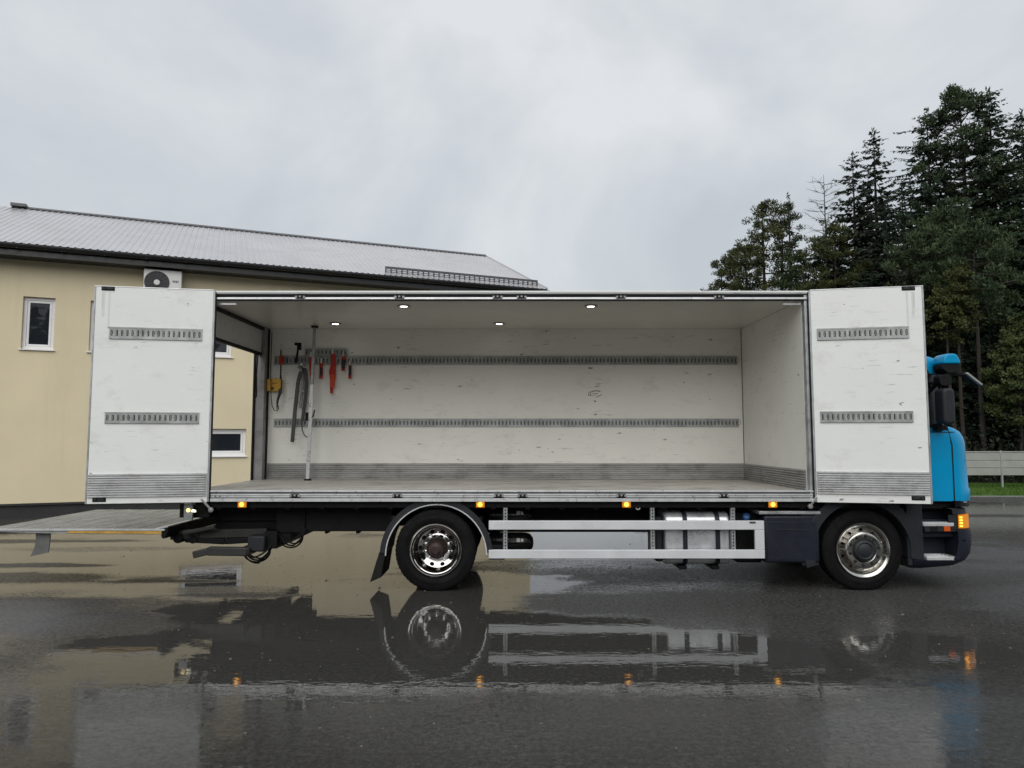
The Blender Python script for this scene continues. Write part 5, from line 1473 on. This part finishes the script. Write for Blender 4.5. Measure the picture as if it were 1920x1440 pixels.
# folding grey ladder
YLd = 11.24
t = hang('folding_ladder', 'grey folded ladder hanging from the upper cargo rail', 'ladder', 560, 830, YLd)
mb = MB(); P_ = wpath([(565, 694), (559, 716), (553, 770), (548, 829)], YLd)
for a, b in zip(P_[:-1], P_[1:]): mb.bar(a, b, .035, .055)
part('stile', mb, 'ladder_grey', t, bev=.006)
mb = MB(); P_ = wpath([(572, 690), (575, 716), (573, 745), (567, 789)], YLd + .01)
for a, b in zip(P_[:-1], P_[1:]): mb.bar(a, b, .035, .05)
part('stile', mb, 'ladder_grey', t, bev=.006)
mb = MB(); P_ = wpath([(566, 690), (568, 715), (563, 765)], YLd + .03)
for a, b in zip(P_[:-1], P_[1:]): mb.bar(a, b, .03, .04)
part('stile', mb, 'galv_dull', t, bev=.006)
for (a, b) in (((553, 733), (579, 733)), ((556, 755), (579, 755))):
    mb = MB(); q0, q1 = at(*a, YLd + .02), at(*b, YLd + .02); mb.bar(q0, q1, .022, .022); part('rung', mb, 'galv', t)
mb = MB(); q = at(563, 691, YLd - .03); mb.lathe([(0, -.02), (.05, -.02), (.055, 0), (.05, .02), (0, .02)], q, 18); mb.tube(wpath([(562, 686), (568, 681), (575, 690)], YLd - .02), .018, 6); part('hinge', mb, 'chrome', t)
mb = MB(); mb.tube(wpath([(566, 788), (566.5, 806), (571, 817), (577, 820)], YLd), .008, 5); part('cord', mb, 'plastic_grey', t)
# black headed bar
t = hang('telescopic_bar', 'black telescopic bar with wide head hanging above the folded ladder', 'load bar', 556, 680, 11.2)
mb = MB(); mb.bar(at(560, 648, 11.2), at(554.5, 681, 11.2), .03, .03); mb.bar(at(561, 648, 11.2), at(561, 656, 11.2), .06, .06); part('shaft', mb, 'black_part', t, bev=.006)
mb = MB(); mb.bar(at(552.5, 645, 11.2), at(565, 645.5, 11.2), .05, .045); part('head', mb, 'black_part', t, bev=.008)
# ratchet straps
def strap(lab, pts, w, mat, cat='strap', hook=True, buckle=None, buckmat='strap_dark', Y=11.27):
    t = hang('ratchet_strap', lab, cat, pts[-1][0], pts[-1][1], Y, 'ratchet straps on the rear end of the cargo wall')
    mb = MB(); n_ = len(pts); P_ = [at(a, b, Y - .012 * math.sin(i * 1.7)) for i, (a, b) in enumerate(pts)]
    for a, b in zip(P_[:-1], P_[1:]): mb.bar(a, b, .012, w) if False else None
    vs = []; fs = []
    for i, q in enumerate(P_):
        ww = w[i] if isinstance(w, (list, tuple)) else w
        vs += [(q.x - ww / 2, q.y, q.z), (q.x + ww / 2, q.y, q.z), (q.x + ww / 2, q.y + .014, q.z), (q.x - ww / 2, q.y + .014, q.z)]
    for i in range(n_ - 1):
        b, d = 4 * i, 4 * i + 4; fs += [(b, d, d + 1, b + 1), (b + 1, d + 1, d + 2, b + 2), (b + 2, d + 2, d + 3, b + 3), (b + 3, d + 3, d, b)]
    fs += [(0, 1, 2, 3), (4 * n_ - 4, 4 * n_ - 1, 4 * n_ - 2, 4 * n_ - 3)]
    mb._add(vs, fs); part('webbing', mb, mat, t, bev=.002)
    if hook:
        mb = MB(); q = P_[0]; mb.tube([q + Vector((0, .02, .07)), q + Vector((0, -.005, .06)), q + Vector((0, -.005, -.01))], .010, 6); part('hook', mb, 'steel_rod', t)
    if buckle:
        (a, b, c_, d_) = buckle
        mb = MB(); q0, q1 = at(a, d_, Y - .02), at(c_, b, Y - .02); mb.box(q0.x, q1.x, Y - .035, Y - .010, q0.z, q1.z); part('buckle', mb, buckmat, t, bev=.006)
    return t
strap('red ratchet with black strap tail hanging beside the yellow plate', [(526.5, 655), (526.5, 682), (526, 700), (526, 716), (525, 735), (520, 752), (519, 768)], [.02, .02, .02, .045, .05, .035, .01], 'strap_dark', buckle=(523, 667, 532, 683), buckmat='red_web')
strap('dark red strap pressed behind the upright silver load bar', [(583, 668), (582, 690), (584, 705), (584, 718)], [.05, .045, .05, .03], 'red_web')
strap('short red ratchet with dark handle just right of the silver load bar', [(602, 680), (602, 700), (601, 710)], .055, 'red_web', buckle=(599.5, 689, 604.5, 704))
strap('longest red and orange strap bundle hanging below the short rail', [(624, 662), (625, 680), (623, 697), (623.5, 712), (621.5, 725), (621.5, 738)], [.06, .075, .11, .085, .05, .045], 'red_web', buckle=(619, 702, 628, 727), buckmat='orange_web')
strap('small red ratchet with dark grip at the right end of the short rail', [(644, 667), (643, 682), (643, 695)], .055, 'red_web', buckle=(640.5, 674, 647, 691))
strap('last red ratchet hanging from the long rail just past the short rail', [(656, 684), (656, 698), (655.5, 710)], .05, 'red_web', buckle=(653.5, 686, 659, 704))
# yellow plate and grey cable at the rear corner
t = hang('yellow_box', 'yellow control plate mounted low at the rear corner of the cargo wall', 'control box', 514, 733, Y1)
q0, q1 = at(500.5, 733.5, 11.3), at(528, 710.5, 11.3)
mb = MB(); mb.box(q0.x, q1.x, 11.27, 11.345, q0.z, q1.z); part('cover', mb, 'yellow_plate', t, bev=.008)
mb = MB(); mb.box(q0.x + .08, q0.x + .12, 11.262, 11.271, q0.z + .03, q0.z + .06); mb.box(q0.x + .09, q0.x + .17, 11.2655, 11.271, q0.z + .12, q0.z + .13); part('knob', mb, 'hub_brown', t)
t = hang('cable', 'thin grey cable looping down past the yellow plate to the strap tail', 'cable', 515, 770, Y1)
mb = MB(); mb.tube(wpath([(510, 622), (508.5, 665), (507.5, 705), (508, 740), (510, 760), (514, 769), (519, 770.5), (522.5, 767), (522, 761), (519, 759)], 11.245), .007, 6); part('cord', mb, 'plastic_grey', t, smooth=60)
